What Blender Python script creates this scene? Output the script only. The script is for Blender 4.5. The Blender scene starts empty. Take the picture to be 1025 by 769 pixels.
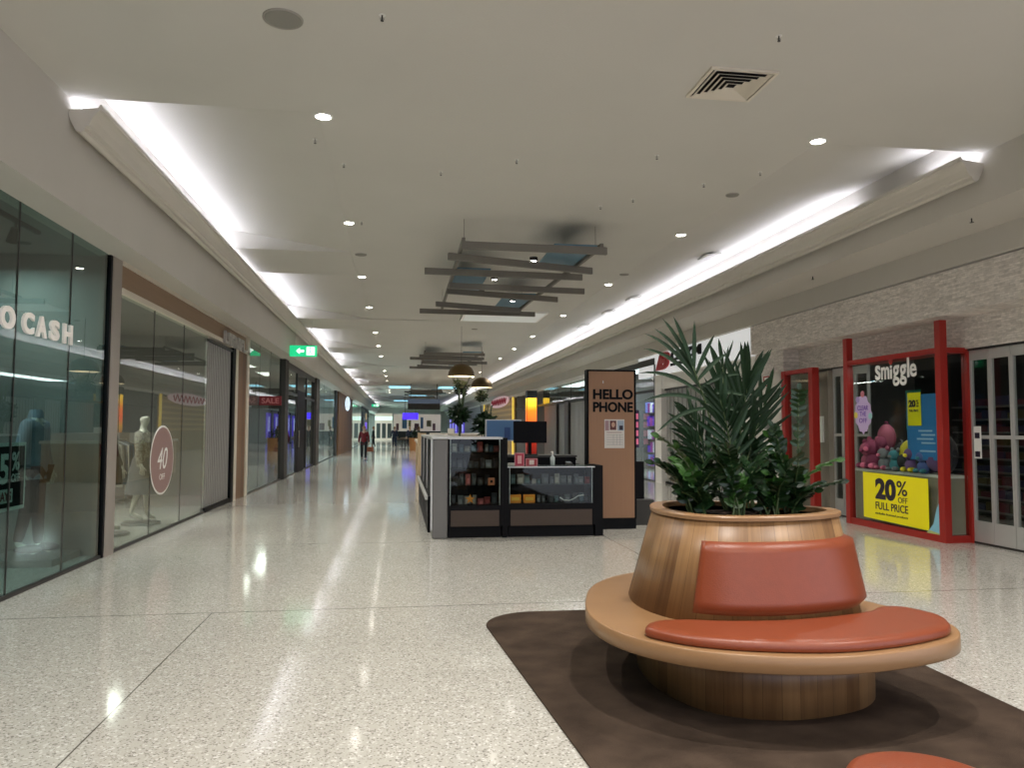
import bpy, math, random
from mathutils import Vector, Matrix, noise
random.seed(7)
S = bpy.context.scene
COL = S.collection
PI = math.pi

# ------------------------------------------------------------------ materials
def nmat(name):
    m = bpy.data.materials.new(name); m.use_nodes = True
    nt = m.node_tree
    return m, nt, nt.nodes['Principled BSDF']

def mat(name, c, rough=.5, metal=0., spec=.5, emit=None, es=0., vary=0., vs=8., bump=0., bs=60.):
    m, nt, b = nmat(name)
    b.inputs['Base Color'].default_value = (*c, 1)
    b.inputs['Roughness'].default_value = rough
    b.inputs['Metallic'].default_value = metal
    b.inputs['Specular IOR Level'].default_value = spec
    if emit:
        b.inputs['Emission Color'].default_value = (*emit, 1)
        b.inputs['Emission Strength'].default_value = es
    tc = None
    if vary or bump:
        tc = nt.nodes.new('ShaderNodeTexCoord')
    if vary:
        n = nt.nodes.new('ShaderNodeTexNoise'); n.inputs['Scale'].default_value = vs; n.inputs['Detail'].default_value = 5
        nt.links.new(tc.outputs['Object'], n.inputs['Vector'])
        r = nt.nodes.new('ShaderNodeMapRange'); r.inputs['From Min'].default_value = .3; r.inputs['From Max'].default_value = .7
        r.inputs['To Min'].default_value = 1-vary; r.inputs['To Max'].default_value = 1+vary
        nt.links.new(n.outputs['Fac'], r.inputs['Value'])
        h = nt.nodes.new('ShaderNodeVectorMath'); h.operation = 'SCALE'; h.inputs[0].default_value = c
        nt.links.new(r.outputs['Result'], h.inputs['Scale'])
        nt.links.new(h.outputs['Vector'], b.inputs['Base Color'])
    if bump:
        n = nt.nodes.new('ShaderNodeTexNoise'); n.inputs['Scale'].default_value = bs; n.inputs['Detail'].default_value = 4
        nt.links.new(tc.outputs['Object'], n.inputs['Vector'])
        bp = nt.nodes.new('ShaderNodeBump'); bp.inputs['Strength'].default_value = bump; bp.inputs['Distance'].default_value = .01
        nt.links.new(n.outputs['Fac'], bp.inputs['Height']); nt.links.new(bp.outputs['Normal'], b.inputs['Normal'])
    return m

def glass(name, tint, ior=1.7, rough=0.):
    m = bpy.data.materials.new(name); m.use_nodes = True; nt = m.node_tree; nt.nodes.clear()
    out = nt.nodes.new('ShaderNodeOutputMaterial'); mix = nt.nodes.new('ShaderNodeMixShader')
    tr = nt.nodes.new('ShaderNodeBsdfTransparent'); tr.inputs[0].default_value = (*tint, 1)
    gl = nt.nodes.new('ShaderNodeBsdfGlossy'); gl.inputs['Roughness'].default_value = rough; gl.inputs['Color'].default_value = (.95, 1, .98, 1)
    fr = nt.nodes.new('ShaderNodeFresnel'); fr.inputs['IOR'].default_value = ior
    ge = nt.nodes.new('ShaderNodeNewGeometry')
    inv = nt.nodes.new('ShaderNodeMath'); inv.operation = 'SUBTRACT'; inv.inputs[0].default_value = 1
    mu = nt.nodes.new('ShaderNodeMath'); mu.operation = 'MULTIPLY'
    nt.links.new(ge.outputs['Backfacing'], inv.inputs[1]); nt.links.new(inv.outputs[0], mu.inputs[0]); nt.links.new(fr.outputs[0], mu.inputs[1])
    nt.links.new(mu.outputs[0], mix.inputs[0]); nt.links.new(tr.outputs[0], mix.inputs[1]); nt.links.new(gl.outputs[0], mix.inputs[2])
    nt.links.new(mix.outputs[0], out.inputs[0])
    return m

def wood(name, c1, c2, plank=.1, axis='z', uv=False, rough=.4, across=0, contrast=1.):
    """staves run along `axis`; their colours change across the other direction; grain is stretched along the stave"""
    m, nt, b = nmat(name); N = nt.nodes.new; L = nt.links.new
    tc = N('ShaderNodeTexCoord'); sep = N('ShaderNodeSeparateXYZ')
    L(tc.outputs['UV' if uv else 'Object'], sep.inputs[0])
    src = sep.outputs[across]
    d = N('ShaderNodeMath'); d.operation = 'DIVIDE'; d.inputs[1].default_value = plank; L(src, d.inputs[0])
    d0 = d; d = N('ShaderNodeMath'); d.operation = 'ADD'; d.inputs[1].default_value = .5; L(d0.outputs[0], d.inputs[0])
    fl = N('ShaderNodeMath'); fl.operation = 'FLOOR'; L(d.outputs[0], fl.inputs[0])
    wn = N('ShaderNodeTexWhiteNoise'); wn.noise_dimensions = '1D'; L(fl.outputs[0], wn.inputs['W'])
    mp = N('ShaderNodeMapping')
    sc = {'x': (1.5, 30, 30), 'y': (30, 1.5, 30), 'z': (30, 30, 1.5)}[axis]
    if uv: sc = (30, 1.5, 1)
    mp.inputs['Scale'].default_value = sc
    L(tc.outputs['UV' if uv else 'Object'], mp.inputs['Vector'])
    n = N('ShaderNodeTexNoise'); n.noise_dimensions = '4D'; n.inputs['Scale'].default_value = 1.2; n.inputs['Detail'].default_value = 6; n.inputs['Distortion'].default_value = .6
    L(mp.outputs[0], n.inputs['Vector']); L(wn.outputs['Value'], n.inputs['W'])
    ad = N('ShaderNodeMath'); ad.operation = 'MULTIPLY_ADD'; ad.inputs[1].default_value = .8; L(wn.outputs['Value'], ad.inputs[0])
    mr = N('ShaderNodeMapRange'); mr.inputs['From Min'].default_value = .3; mr.inputs['From Max'].default_value = .7; mr.inputs['To Min'].default_value = 0; mr.inputs['To Max'].default_value = .38
    L(n.outputs['Fac'], mr.inputs[0]); L(mr.outputs[0], ad.inputs[2])
    cr = N('ShaderNodeMix'); cr.data_type = 'RGBA'; cr.inputs['A'].default_value = (*c1, 1); cr.inputs['B'].default_value = (*c2, 1)
    L(ad.outputs[0], cr.inputs['Factor'])
    # thin joint between staves
    fr = N('ShaderNodeMath'); fr.operation = 'FRACT'; L(d.outputs[0], fr.inputs[0])
    lt = N('ShaderNodeMath'); lt.operation = 'LESS_THAN'; lt.inputs[1].default_value = min(.03, .0015/plank*1.5); L(fr.outputs[0], lt.inputs[0])
    dk = N('ShaderNodeMix'); dk.data_type = 'RGBA'; L(lt.outputs[0], dk.inputs['Factor']); L(cr.outputs['Result'], dk.inputs['A'])
    dk.inputs['B'].default_value = (c2[0]*.45, c2[1]*.45, c2[2]*.45, 1)
    L(dk.outputs['Result'], b.inputs['Base Color']); b.inputs['Roughness'].default_value = rough
    b.inputs['Specular IOR Level'].default_value = .45
    return m

def terrazzo():
    m, nt, b = nmat('terrazzo'); N = nt.nodes.new; L = nt.links.new
    tc = N('ShaderNodeTexCoord')
    def vor(scale, lo, hi):
        v = N('ShaderNodeTexVoronoi'); v.inputs['Scale'].default_value = scale
        L(tc.outputs['Object'], v.inputs['Vector'])
        sp = N('ShaderNodeSeparateColor'); L(v.outputs['Color'], sp.inputs[0])
        r = N('ShaderNodeMapRange'); r.inputs['From Min'].default_value = lo; r.inputs['From Max'].default_value = hi
        L(sp.outputs[0], r.inputs[0])
        return r.outputs[0], v
    f1, v1 = vor(105, .80, .90)
    f2, v2 = vor(75, .86, .95)
    mixa = N('ShaderNodeMix'); mixa.data_type = 'RGBA'; mixa.inputs['A'].default_value = (.52, .50, .45, 1); mixa.inputs['B'].default_value = (.27, .255, .225, 1)
    L(f1, mixa.inputs['Factor'])
    mixb = N('ShaderNodeMix'); mixb.data_type = 'RGBA'; mixb.inputs['B'].default_value = (.70, .69, .65, 1); L(mixa.outputs['Result'], mixb.inputs['A']); L(f2, mixb.inputs['Factor'])
    n = N('ShaderNodeTexNoise'); n.inputs['Scale'].default_value = .7; n.inputs['Detail'].default_value = 4; L(tc.outputs['Object'], n.inputs['Vector'])
    mr = N('ShaderNodeMapRange'); mr.inputs['To Min'].default_value = .93; mr.inputs['To Max'].default_value = 1.07; L(n.outputs['Fac'], mr.inputs[0])
    sc = N('ShaderNodeVectorMath'); sc.operation = 'SCALE'; L(mixb.outputs['Result'], sc.inputs[0]); L(mr.outputs[0], sc.inputs['Scale'])
    # movement joints of the floor
    sep = N('ShaderNodeSeparateXYZ'); L(tc.outputs['Object'], sep.inputs[0])
    def line(out, pos, period, w):
        a = N('ShaderNodeMath'); a.operation = 'SUBTRACT'; a.inputs[1].default_value = pos - period/2; L(out, a.inputs[0])
        p = N('ShaderNodeMath'); p.operation = 'FLOORED_MODULO'; p.inputs[1].default_value = period; L(a.outputs[0], p.inputs[0])
        s = N('ShaderNodeMath'); s.operation = 'SUBTRACT'; s.inputs[1].default_value = period/2; L(p.outputs[0], s.inputs[0])
        ab = N('ShaderNodeMath'); ab.operation = 'ABSOLUTE'; L(s.outputs[0], ab.inputs[0])
        l = N('ShaderNodeMath'); l.operation = 'LESS_THAN'; l.inputs[1].default_value = w; L(ab.outputs[0], l.inputs[0])
        return l.outputs[0]
    a = line(sep.outputs[1], 7.06, 3.95, .007); c = line(sep.outputs[0], -1.575, 4.63, .005)
    # the long joint left of the middle stops at the first cross joint
    g1 = N('ShaderNodeMath'); g1.operation = 'LESS_THAN'; g1.inputs[1].default_value = 7.06; L(sep.outputs[1], g1.inputs[0])
    g2 = N('ShaderNodeMath'); g2.operation = 'GREATER_THAN'; g2.inputs[1].default_value = 1.; L(sep.outputs[0], g2.inputs[0])
    g3 = N('ShaderNodeMath'); g3.operation = 'MAXIMUM'; L(g1.outputs[0], g3.inputs[0]); L(g2.outputs[0], g3.inputs[1])
    g4 = N('ShaderNodeMath'); g4.operation = 'MULTIPLY'; L(g3.outputs[0], g4.inputs[0]); L(c, g4.inputs[1]); c = g4.outputs[0]
    mx = N('ShaderNodeMath'); mx.operation = 'MAXIMUM'; L(a, mx.inputs[0]); L(c, mx.inputs[1])
    fin = N('ShaderNodeMix'); fin.data_type = 'RGBA'; L(mx.outputs[0], fin.inputs['Factor']); L(sc.outputs[0], fin.inputs['A']); fin.inputs['B'].default_value = (.13, .12, .10, 1)
    L(fin.outputs['Result'], b.inputs['Base Color'])
    b.inputs['Roughness'].default_value = .09; b.inputs['Specular IOR Level'].default_value = .75
    nb = N('ShaderNodeTexNoise'); nb.inputs['Scale'].default_value = 2.2; nb.inputs['Detail'].default_value = 3; L(tc.outputs['Object'], nb.inputs['Vector'])
    bp = N('ShaderNodeBump'); bp.inputs['Strength'].default_value = .03; bp.inputs['Distance'].default_value = .02; L(nb.outputs['Fac'], bp.inputs['Height']); L(bp.outputs['Normal'], b.inputs['Normal'])
    return m

def brick():
    m, nt, b = nmat('split_brick'); N = nt.nodes.new; L = nt.links.new
    tc = N('ShaderNodeTexCoord'); sep = N('ShaderNodeSeparateXYZ'); L(tc.outputs['Object'], sep.inputs[0])
    cb = N('ShaderNodeCombineXYZ'); L(sep.outputs[1], cb.inputs[0]); L(sep.outputs[2], cb.inputs[1])
    t = N('ShaderNodeTexBrick'); L(cb.outputs[0], t.inputs['Vector'])
    t.inputs['Scale'].default_value = 1; t.inputs['Brick Width'].default_value = .17; t.inputs['Row Height'].default_value = .03; t.inputs['Mortar Size'].default_value = .0015
    t.inputs['Color1'].default_value = (.80, .745, .69, 1); t.inputs['Color2'].default_value = (.60, .55, .50, 1); t.inputs['Mortar'].default_value = (.52, .48, .43, 1)
    n = N('ShaderNodeTexNoise'); n.inputs['Scale'].default_value = 14; n.inputs['Detail'].default_value = 6; mpp = N('ShaderNodeMapping'); mpp.inputs['Scale'].default_value = (1, 1, 2.6); L(tc.outputs['Object'], mpp.inputs['Vector']); L(mpp.outputs[0], n.inputs['Vector'])
    mr = N('ShaderNodeMapRange'); mr.inputs['From Min'].default_value = .3; mr.inputs['From Max'].default_value = .7; mr.inputs['To Min'].default_value = .8; mr.inputs['To Max'].default_value = 1.15; L(n.outputs['Fac'], mr.inputs[0])
    sc = N('ShaderNodeVectorMath'); sc.operation = 'SCALE'; L(t.outputs['Color'], sc.inputs[0]); L(mr.outputs[0], sc.inputs['Scale']); L(sc.outputs[0], b.inputs['Base Color'])
    bp = N('ShaderNodeBump'); bp.inputs['Strength'].default_value = .4; bp.inputs['Distance'].default_value = .012; L(n.outputs['Fac'], bp.inputs['Height']); L(bp.outputs['Normal'], b.inputs['Normal'])
    b.inputs['Roughness'].default_value = .85
    return m

def gradient(name, stops, z0, z1, es):
    """a backlit panel whose printed colour runs through stops from bottom to top"""
    m, nt, b = nmat(name); N = nt.nodes.new; L = nt.links.new
    tc = N('ShaderNodeTexCoord'); sep = N('ShaderNodeSeparateXYZ'); L(tc.outputs['Object'], sep.inputs[0])
    mr = N('ShaderNodeMapRange'); mr.inputs['From Min'].default_value = z0; mr.inputs['From Max'].default_value = z1; L(sep.outputs[2], mr.inputs[0])
    cr = N('ShaderNodeValToRGB'); L(mr.outputs[0], cr.inputs[0])
    e = cr.color_ramp.elements
    while len(e) < len(stops): e.new(.5)
    for i, (p, c) in enumerate(stops): e[i].position = p; e[i].color = (*c, 1)
    L(cr.outputs[0], b.inputs['Base Color']); L(cr.outputs[0], b.inputs['Emission Color']); b.inputs['Emission Strength'].default_value = es
    return m

M = dict(
 ceil=mat('ceiling_plaster', (.58, .56, .51), .9, vary=.02, vs=.8),
 wall=mat('wall_plaster', (.56, .53, .475), .85, vary=.02, vs=.9),
 cornice=mat('cornice_plaster', (.60, .56, .49), .7),
 floor=terrazzo(), brick=brick(),
 led=mat('led_strip', (1, 1, 1), emit=(.82, .85, 1), es=8),
 lamp=mat('lamp_lens', (1, 1, 1), emit=(1, .95, .85), es=22),
 lamprim=mat('lamp_rim', (.75, .74, .7), .4),
 white=mat('white_paint', (.78, .76, .71), .45),
 cream=mat('cream_frame', (.66, .60, .50), .4),
 dark=mat('dark_metal', (.03, .028, .027), .4, spec=.3),
 black=mat('black_laminate', (.006, .006, .007), .45, spec=.08),
 blackglass=mat('black_screen', (.003, .003, .004), .4, spec=.08),
 char=mat('charcoal', (.05, .048, .045), .55, spec=.25),
 steel=mat('brushed_steel', (.46, .45, .43), .3, .9),
 silver=mat('silver_frame', (.55, .55, .53), .35, .4),
 greypanel=mat('grey_panel', (.15, .145, .14), .4),
 slat=mat('slat_grey', (.17, .155, .13), .6),
 slatblue=mat('slat_blue', (.09, .19, .26), .5),
 red=mat('red_frame', (.33, .014, .008), .4),
 darkred=mat('dark_red', (.25, .02, .03), .6),
 leather=mat('terracotta_vinyl', (.225, .048, .017), .36, bump=.12, bs=140, vary=.04, vs=20),
 bench=wood('bench_staves', (.36, .205, .088), (.14, .068, .028), .105, uv=True, rough=.38),
 benchplain=wood('bench_oak', (.34, .195, .092), (.29, .16, .075), 9., 'x', rough=.35, across=1),
 boardwood=wood('board_veneer', (.37, .20, .112), (.32, .17, .092), 9., 'z', rough=.5),
 kioskwood=wood('kiosk_walnut', (.065, .04, .026), (.045, .028, .018), 2., 'x', rough=.5),
 shopwood=wood('shop_timber', (.32, .21, .13), (.24, .15, .09), .4, 'y', rough=.55, across=2),
 shopwoodv=wood('shop_timber_upright', (.24, .135, .07), (.15, .08, .042), .3, 'z', rough=.55, across=1),
 lightwood=wood('pale_timber', (.5, .34, .18), (.4, .26, .13), .5, 'x', rough=.5),
 rug=mat('rug', (.068, .047, .034), .95, spec=.1, vary=.32, vs=3.5, bump=.8, bs=250),
 soil=mat('potting_bark', (.035, .017, .01), .95, vary=.5, vs=60, bump=1., bs=90),
 palm=mat('palm_leaf', (.010, .028, .010), .5, spec=.25, vary=.3, vs=6),
 palmstem=mat('palm_stem', (.06, .09, .03), .5, vary=.3, vs=9),
 zz=mat('glossy_leaf', (.010, .030, .009), .3, spec=.4, vary=.5, vs=7),
 zzyoung=mat('young_glossy_leaf', (.028, .085, .014), .3, vary=.3, vs=7),
 zzstem=mat('leaf_stem', (.05, .08, .025), .5),
 gl1=glass('teal_shop_glass', (.50, .63, .61), 1.6),
 gl2=glass('grey_shop_glass', (.74, .79, .76), 1.58),
 gl3=glass('clear_case_glass', (.86, .9, .88), 1.4),
 yellow=mat('yellow_poster', (.97, .86, .0), .45, emit=(.86, .72, 0), es=.0),
 ink=mat('navy_ink', (.02, .012, .03), .5),
 whiteink=mat('white_ink', (.85, .84, .8), .5),
 blueposter=mat('blue_poster', (.03, .22, .55), .45),
 lavender=mat('lavender_decal', (.55, .42, .68), .5),
 pinkdecal=mat('rose_decal', (.30, .185, .17), .5),
 letterw=mat('white_letter', (.85, .80, .75), .4, emit=(1, .93, .86), es=.05),
 signgreen=mat('exit_green', (.0, .35, .14), .4, emit=(.02, .75, .3), es=.55),
 signwhite=mat('exit_white', (.9, 1, .95), .4, emit=(.8, 1, .9), es=1.1),
 brass=mat('dark_brass', (.13, .085, .035), .45, .6),
 dome_in=mat('dome_lining', (.9, .75, .5), .5, emit=(1, .8, .5), es=1.3),
 shirt=mat('blue_shirt', (.24, .28, .34), .9, vary=.12, vs=20),
 trousers=mat('black_trousers', (.012, .012, .014), .9),
 mannequin=mat('mannequin_white', (.60, .57, .50), .5),
 skin=mat('skin', (.45, .27, .19), .6),
 hair=mat('hair_fair', (.30, .17, .08), .7),
 jacket=mat('burgundy_jacket', (.12, .008, .012), .9),
 greenjk=mat('dark_green_jacket', (.02, .035, .03), .9),
 pattern=mat('patterned_top', (.30, .28, .24), .9, vary=.7, vs=26),
 bagbrown=mat('brown_bag', (.30, .09, .04), .5),
 shoe=mat('black_shoe', (.015, .013, .012), .5),
 navy=mat('navy_cloth', (.02, .025, .05), .9),
 carpetgrey=mat('shop_floor', (.20, .20, .19), .35),
 shutter=mat('shutter_slat', (.36, .35, .33), .4, .2), shutterdark=mat('shutter_gap', (.05, .05, .05), .7),
 speaker=mat('speaker_grille', (.26, .25, .22), .8),
 shopwall=mat('shop_wall', (.26, .25, .235), .85),
 shopdark=mat('shop_dark_wall', (.05, .05, .05), .85),
)
_cc = {}
def cm(c, rough=.5, es=0.):
    k = (c, rough, es)
    if k not in _cc: _cc[k] = mat('colour_%02d' % len(_cc), c, rough, emit=c if es else None, es=es)
    return _cc[k]

# ------------------------------------------------------------------ mesh helpers
class MB:
    def __init__(s): s.v = []; s.f = []; s.uv = None
    def add(s, vs, fs):
        o = len(s.v); s.v += [Vector(p) for p in vs]; s.f += [tuple(i+o for i in f) for f in fs]; return s
    def box(s, x0, x1, y0, y1, z0, z1):
        vs = [(x, y, z) for z in (z0, z1) for y in (y0, y1) for x in (x0, x1)]
        return s.add(vs, [(0, 2, 3, 1), (4, 5, 7, 6), (0, 1, 5, 4), (2, 6, 7, 3), (0, 4, 6, 2), (1, 3, 7, 5)])
    def cbox(s, c, d): return s.box(c[0]-d[0]/2, c[0]+d[0]/2, c[1]-d[1]/2, c[1]+d[1]/2, c[2]-d[2]/2, c[2]+d[2]/2)
    def prism(s, poly, a, b, axis='z'):
        """closed 2D polygon extruded a..b along axis (xy for z, xz for y, yz for x)"""
        n = len(poly)
        def P(p, t): return {'z': (p[0], p[1], t), 'y': (p[0], t, p[1]), 'x': (t, p[0], p[1])}[axis]
        vs = [P(p, a) for p in poly]+[P(p, b) for p in poly]
        ar = sum(poly[i][0]*poly[(i+1) % n][1]-poly[(i+1) % n][0]*poly[i][1] for i in range(n))
        if axis == 'y': ar = -ar
        fs = [tuple(range(n))[::-1], tuple(range(n, 2*n))]+[(i, (i+1) % n, (i+1) % n+n, i+n) for i in range(n)]
        if ar < 0: fs = [f[::-1] for f in fs]
        return s.add(vs, fs)
    def cyl(s, p0, p1, r0, r1=None, n=16, cap=True):
        if r1 is None: r1 = r0
        p0 = Vector(p0); p1 = Vector(p1); d = (p1-p0).normalized()
        a = d.orthogonal().normalized(); b = d.cross(a)
        vs = []
        for p, r in ((p0, r0), (p1, r1)):
            for i in range(n):
                t = 2*PI*i/n; vs.append(p+a*math.cos(t)*r+b*math.sin(t)*r)
        fs = [(i, (i+1) % n, (i+1) % n+n, i+n) for i in range(n)]
        if cap: fs += [tuple(range(n))[::-1], tuple(range(n, 2*n))]
        return s.add(vs, fs)
    def tube(s, pts, r, n=6, r1=None):
        pts = [Vector(p) for p in pts]; m = len(pts); vs = []
        for k, p in enumerate(pts):
            d = (pts[min(k+1, m-1)]-pts[max(k-1, 0)]).normalized()
            ref = Vector((0, 0, 1)) if abs(d.z) < .9 else Vector((1, 0, 0))
            a = d.cross(ref).normalized(); b = a.cross(d)
            rr = r if r1 is None else r+(r1-r)*k/(m-1)
            for i in range(n):
                t = 2*PI*i/n; vs.append(p+a*math.cos(t)*rr+b*math.sin(t)*rr)
        fs = []
        for k in range(m-1):
            for i in range(n):
                fs.append((k*n+i, k*n+(i+1) % n, (k+1)*n+(i+1) % n, (k+1)*n+i))
        fs += [tuple(range(n))[::-1], tuple(range((m-1)*n, m*n))]
        return s.add(vs, fs)
    def lathe(s, prof, c=(0, 0, 0), n=32):
        """profile (r, z) from bottom to top; ends at r=0 are closed"""
        vs = []; k = len(prof)
        for r, z in prof:
            for i in range(n):
                t = 2*PI*i/n; vs.append((c[0]+r*math.cos(t), c[1]+r*math.sin(t), c[2]+z))
        fs = [(j*n+i, j*n+(i+1) % n, (j+1)*n+(i+1) % n, (j+1)*n+i) for j in range(k-1) for i in range(n)]
        return s.add(vs, fs)
    def ball(s, c, r, n=14, m=9, sq=(1, 1, 1)):
        prof = [(max(1e-4, math.sin(PI*j/m)), -math.cos(PI*j/m)) for j in range(m+1)]
        vs = []
        for rr, z in prof:
            for i in range(n):
                t = 2*PI*i/n; vs.append((c[0]+r*sq[0]*rr*math.cos(t), c[1]+r*sq[1]*rr*math.sin(t), c[2]+r*sq[2]*z))
        fs = [(j*n+i, j*n+(i+1) % n, (j+1)*n+(i+1) % n, (j+1)*n+i) for j in range(m) for i in range(n)]
        return s.add(vs, fs)
    def build(s, name, m, parent=None, loc=None, smooth=False, bevel=0, seg=2, uv=None, rotz=0):
        me = bpy.data.meshes.new(name)
        me.from_pydata(s.v, [], s.f); me.update()
        if uv:
            l = me.uv_layers.new(name='UVMap')
            for lp in me.loops: l.data[lp.index].uv = uv[lp.vertex_index]
        o = bpy.data.objects.new(name, me); COL.objects.link(o)
        me.materials.append(m)
        if smooth:
            for p in me.polygons: p.use_smooth = True
        if parent: o.parent = parent
        if loc: o.location = loc
        if rotz: o.rotation_euler = (0, 0, rotz)
        if bevel:
            b = o.modifiers.new('bevel', 'BEVEL'); b.width = bevel; b.segments = seg; b.limit_method = 'ANGLE'; b.angle_limit = .6
            b.harden_normals = False
        return o

def tag(o, label, cat, group=None, kind=None):
    o['label'] = label; o['category'] = cat
    if group: o['group'] = group
    if kind: o['kind'] = kind
    return o
def thing(name, loc, label, cat, group=None, rotz=0):
    o = bpy.data.objects.new(name, None); COL.objects.link(o); o.location = loc; o.rotation_euler = (0, 0, rotz)
    o.empty_display_size = .1
    return tag(o, label, cat, group)
def struct(name, mb, m, parent=None, label=None, **k):
    o = mb.build(name, m, parent, **k)
    if not parent: o['kind'] = 'structure'
    if label: o['label'] = label
    return o
def clone(o, loc=None, rotz=None, label=None, group=None, parent=None):
    c = o.copy(); COL.objects.link(c)
    if parent: c.parent = parent
    if loc is not None: c.location = loc
    if rotz is not None: c.rotation_euler = (0, 0, rotz)
    if label: c['label'] = label
    if group: c['group'] = group
    for ch in list(o.children): clone(ch, parent=c)
    return c

BAS = {'E': (Vector((0, 1, 0)), Vector((0, 0, 1)), Vector((1, 0, 0))),    # on the left wall, facing +x
       'W': (Vector((0, -1, 0)), Vector((0, 0, 1)), Vector((-1, 0, 0))),  # on the right wall, facing -x
       'S': (Vector((1, 0, 0)), Vector((0, 0, 1)), Vector((0, -1, 0)))}   # facing the camera side
def text(body, name, m, o, w, h, side, t=.01, parent=None, bold=.0, shear=0.):
    cu = bpy.data.curves.new('t', 'FONT'); cu.body = body; cu.size = 1; cu.extrude = .5; cu.offset = bold; cu.resolution_u = 4; cu.shear = shear
    ob = bpy.data.objects.new('t', cu); COL.objects.link(ob)
    dg = bpy.context.evaluated_depsgraph_get()
    me = bpy.data.meshes.new_from_object(ob.evaluated_get(dg))
    bpy.data.objects.remove(ob); bpy.data.curves.remove(cu)
    xs = [v.co.x for v in me.vertices]; ys = [v.co.y for v in me.vertices]
    x0, x1, y0, y1 = min(xs), max(xs), min(ys), max(ys)
    X, Y, Z = BAS[side]; o = Vector(o)
    for v in me.vertices:
        a = (v.co.x-x0)/(x1-x0)*w; b = (v.co.y-y0)/(y1-y0)*h; c = (v.co.z+.5)*t
        v.co = o+X*a+Y*b+Z*c
    me.name = name; me.materials.clear(); me.materials.append(m)
    q = bpy.data.objects.new(name, me); COL.objects.link(q)
    if parent: q.parent = parent
    return q

def spline(pts, n=96):
    """closed Catmull-Rom through pts"""
    k = len(pts); out = []
    for i in range(n):
        t = i/n*k; j = int(t); u = t-j
        p0, p1, p2, p3 = [Vector((*pts[(j+d) % k][:2], 0)) for d in (-1, 0, 1, 2)]
        out.append(.5*((2*p1)+(-p0+p2)*u+(2*p0-5*p1+4*p2-p3)*u*u+(-p0+3*p1-3*p2+p3)*u**3))
    return out
def offset(poly, d):
    n = len(poly); out = []
    for i in range(n):
        t = (poly[(i+1) % n]-poly[i-1]).normalized()
        out.append(poly[i]+Vector((t.y, -t.x, 0))*d)    # outward for counter-clockwise outlines
    return out

ORD = ['nearest', 'second nearest', 'third nearest', 'fourth nearest', 'fifth nearest', 'sixth nearest', 'seventh nearest', 'eighth nearest', 'ninth nearest', 'tenth nearest', 'eleventh nearest', 'twelfth nearest', 'thirteenth nearest', 'fourteenth nearest', 'fifteenth nearest']
# ------------------------------------------------------------------ camera
f_px = 770.; W_, H_ = 1025., 769.
yaw, pitch, roll = math.radians(8.38), math.radians(3.307), .003
fw = Vector((math.sin(yaw)*math.cos(pitch), math.cos(yaw)*math.cos(pitch), math.sin(pitch)))
rt = Vector((math.cos(yaw), -math.sin(yaw), 0)); up = rt.cross(fw)
R2 = rt*math.cos(roll)+up*math.sin(roll); U2 = -rt*math.sin(roll)+up*math.cos(roll)
cam = bpy.data.cameras.new('camera'); co = bpy.data.objects.new('camera', cam); COL.objects.link(co)
cam.sensor_fit = 'HORIZONTAL'; cam.sensor_width = 36; cam.lens = f_px/W_*36; cam.clip_end = 300
mw = Matrix(((R2.x, U2.x, -fw.x, 0), (R2.y, U2.y, -fw.y, 0), (R2.z, U2.z, -fw.z, 1.6), (0, 0, 0, 1)))
co.matrix_world = mw
S.camera = co

Y0, Y1 = -9., 125.
# ------------------------------------------------------------------ shell
struct('floor', MB().box(-9, 13, Y0, Y1, -.12, 0), M['floor'])
# ceiling: flat in the middle, winging up towards the light coves in every bay
c = MB(); XR = 6.66
LS = [(-3.2, 5.16), (-.85, 4.8), (1.9, 4.8), (1.9, 5.6), (-3.2, 5.6)]
LF = [(-3.2, 4.8), (1.9, 4.8), (1.9, 5.6), (-3.2, 5.6)]
c.prism([(-3.2, 4.8), (XR, 4.8), (XR, 5.6), (-3.2, 5.6)], Y0, 7.85, 'y')
c.prism([(1.9, 4.8), (4.6, 4.8), (XR, 5.12), (XR, 5.6), (1.9, 5.6)], 7.85, Y1, 'y')
bays = [(7.85, 22.8), (25., 40.), (42., 57.), (59., 74.), (76., 91.), (93., 108.), (110, Y1)]
for i, (a, b) in enumerate(bays):
    c.prism(LS, a, b, 'y')
    if i < len(bays)-1: c.prism([(-3.2, 4.8), (-2.6, 4.76), (1.9, 4.8), (1.9, 5.6), (-3.2, 5.6)], b, bays[i+1][0], 'y')
struct('ceiling', c, M['ceil'])
# dropped panels that interrupt the left cove slope
k = MB()
for i, (a, b) in enumerate(bays[:5]):
    y = a+6.3
    k.prism([(-3.0, 4.80), (-.9, 4.795), (-.9, 5.0), (-3.0, 5.3)], y, y+2.15, 'y')
struct('trim_1', k, M['ceil'])

struct('wall_left', MB().box(-3.75, -3.2, Y0, Y1, 3.75, 5.6), M['wall'])
w = MB().box(6.66, 7.55, Y0, Y1, 4.21, 5.6)
w.box(7.55, 7.75, Y0, Y1, 3.85, 5.6)
struct('wall_right', w, M['wall'])
# cornices with a lip that hides the light strip
prof = [(0, 4.62), (.03, 4.55), (.07, 4.475), (.11, 4.46), (.145, 4.48), (.15, 4.52), (.19, 4.53), (.197, 4.555), (.22, 4.61), (.25, 4.66), (.275, 4.685), (.30, 4.69), (.30, 4.74), (.285, 4.745), (.265, 4.71), (.0, 4.68)]
def cornice(name, side, a, b):
    poly = [(-3.2+d, z) if side < 0 else (6.66-d, z) for d, z in prof]
    struct(name, MB().prism(poly, a, b, 'y'), M['cornice'])
cornice('trim_2', -1, 7.85, Y1); cornice('trim_3', 1, 7.85, Y1)

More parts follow.
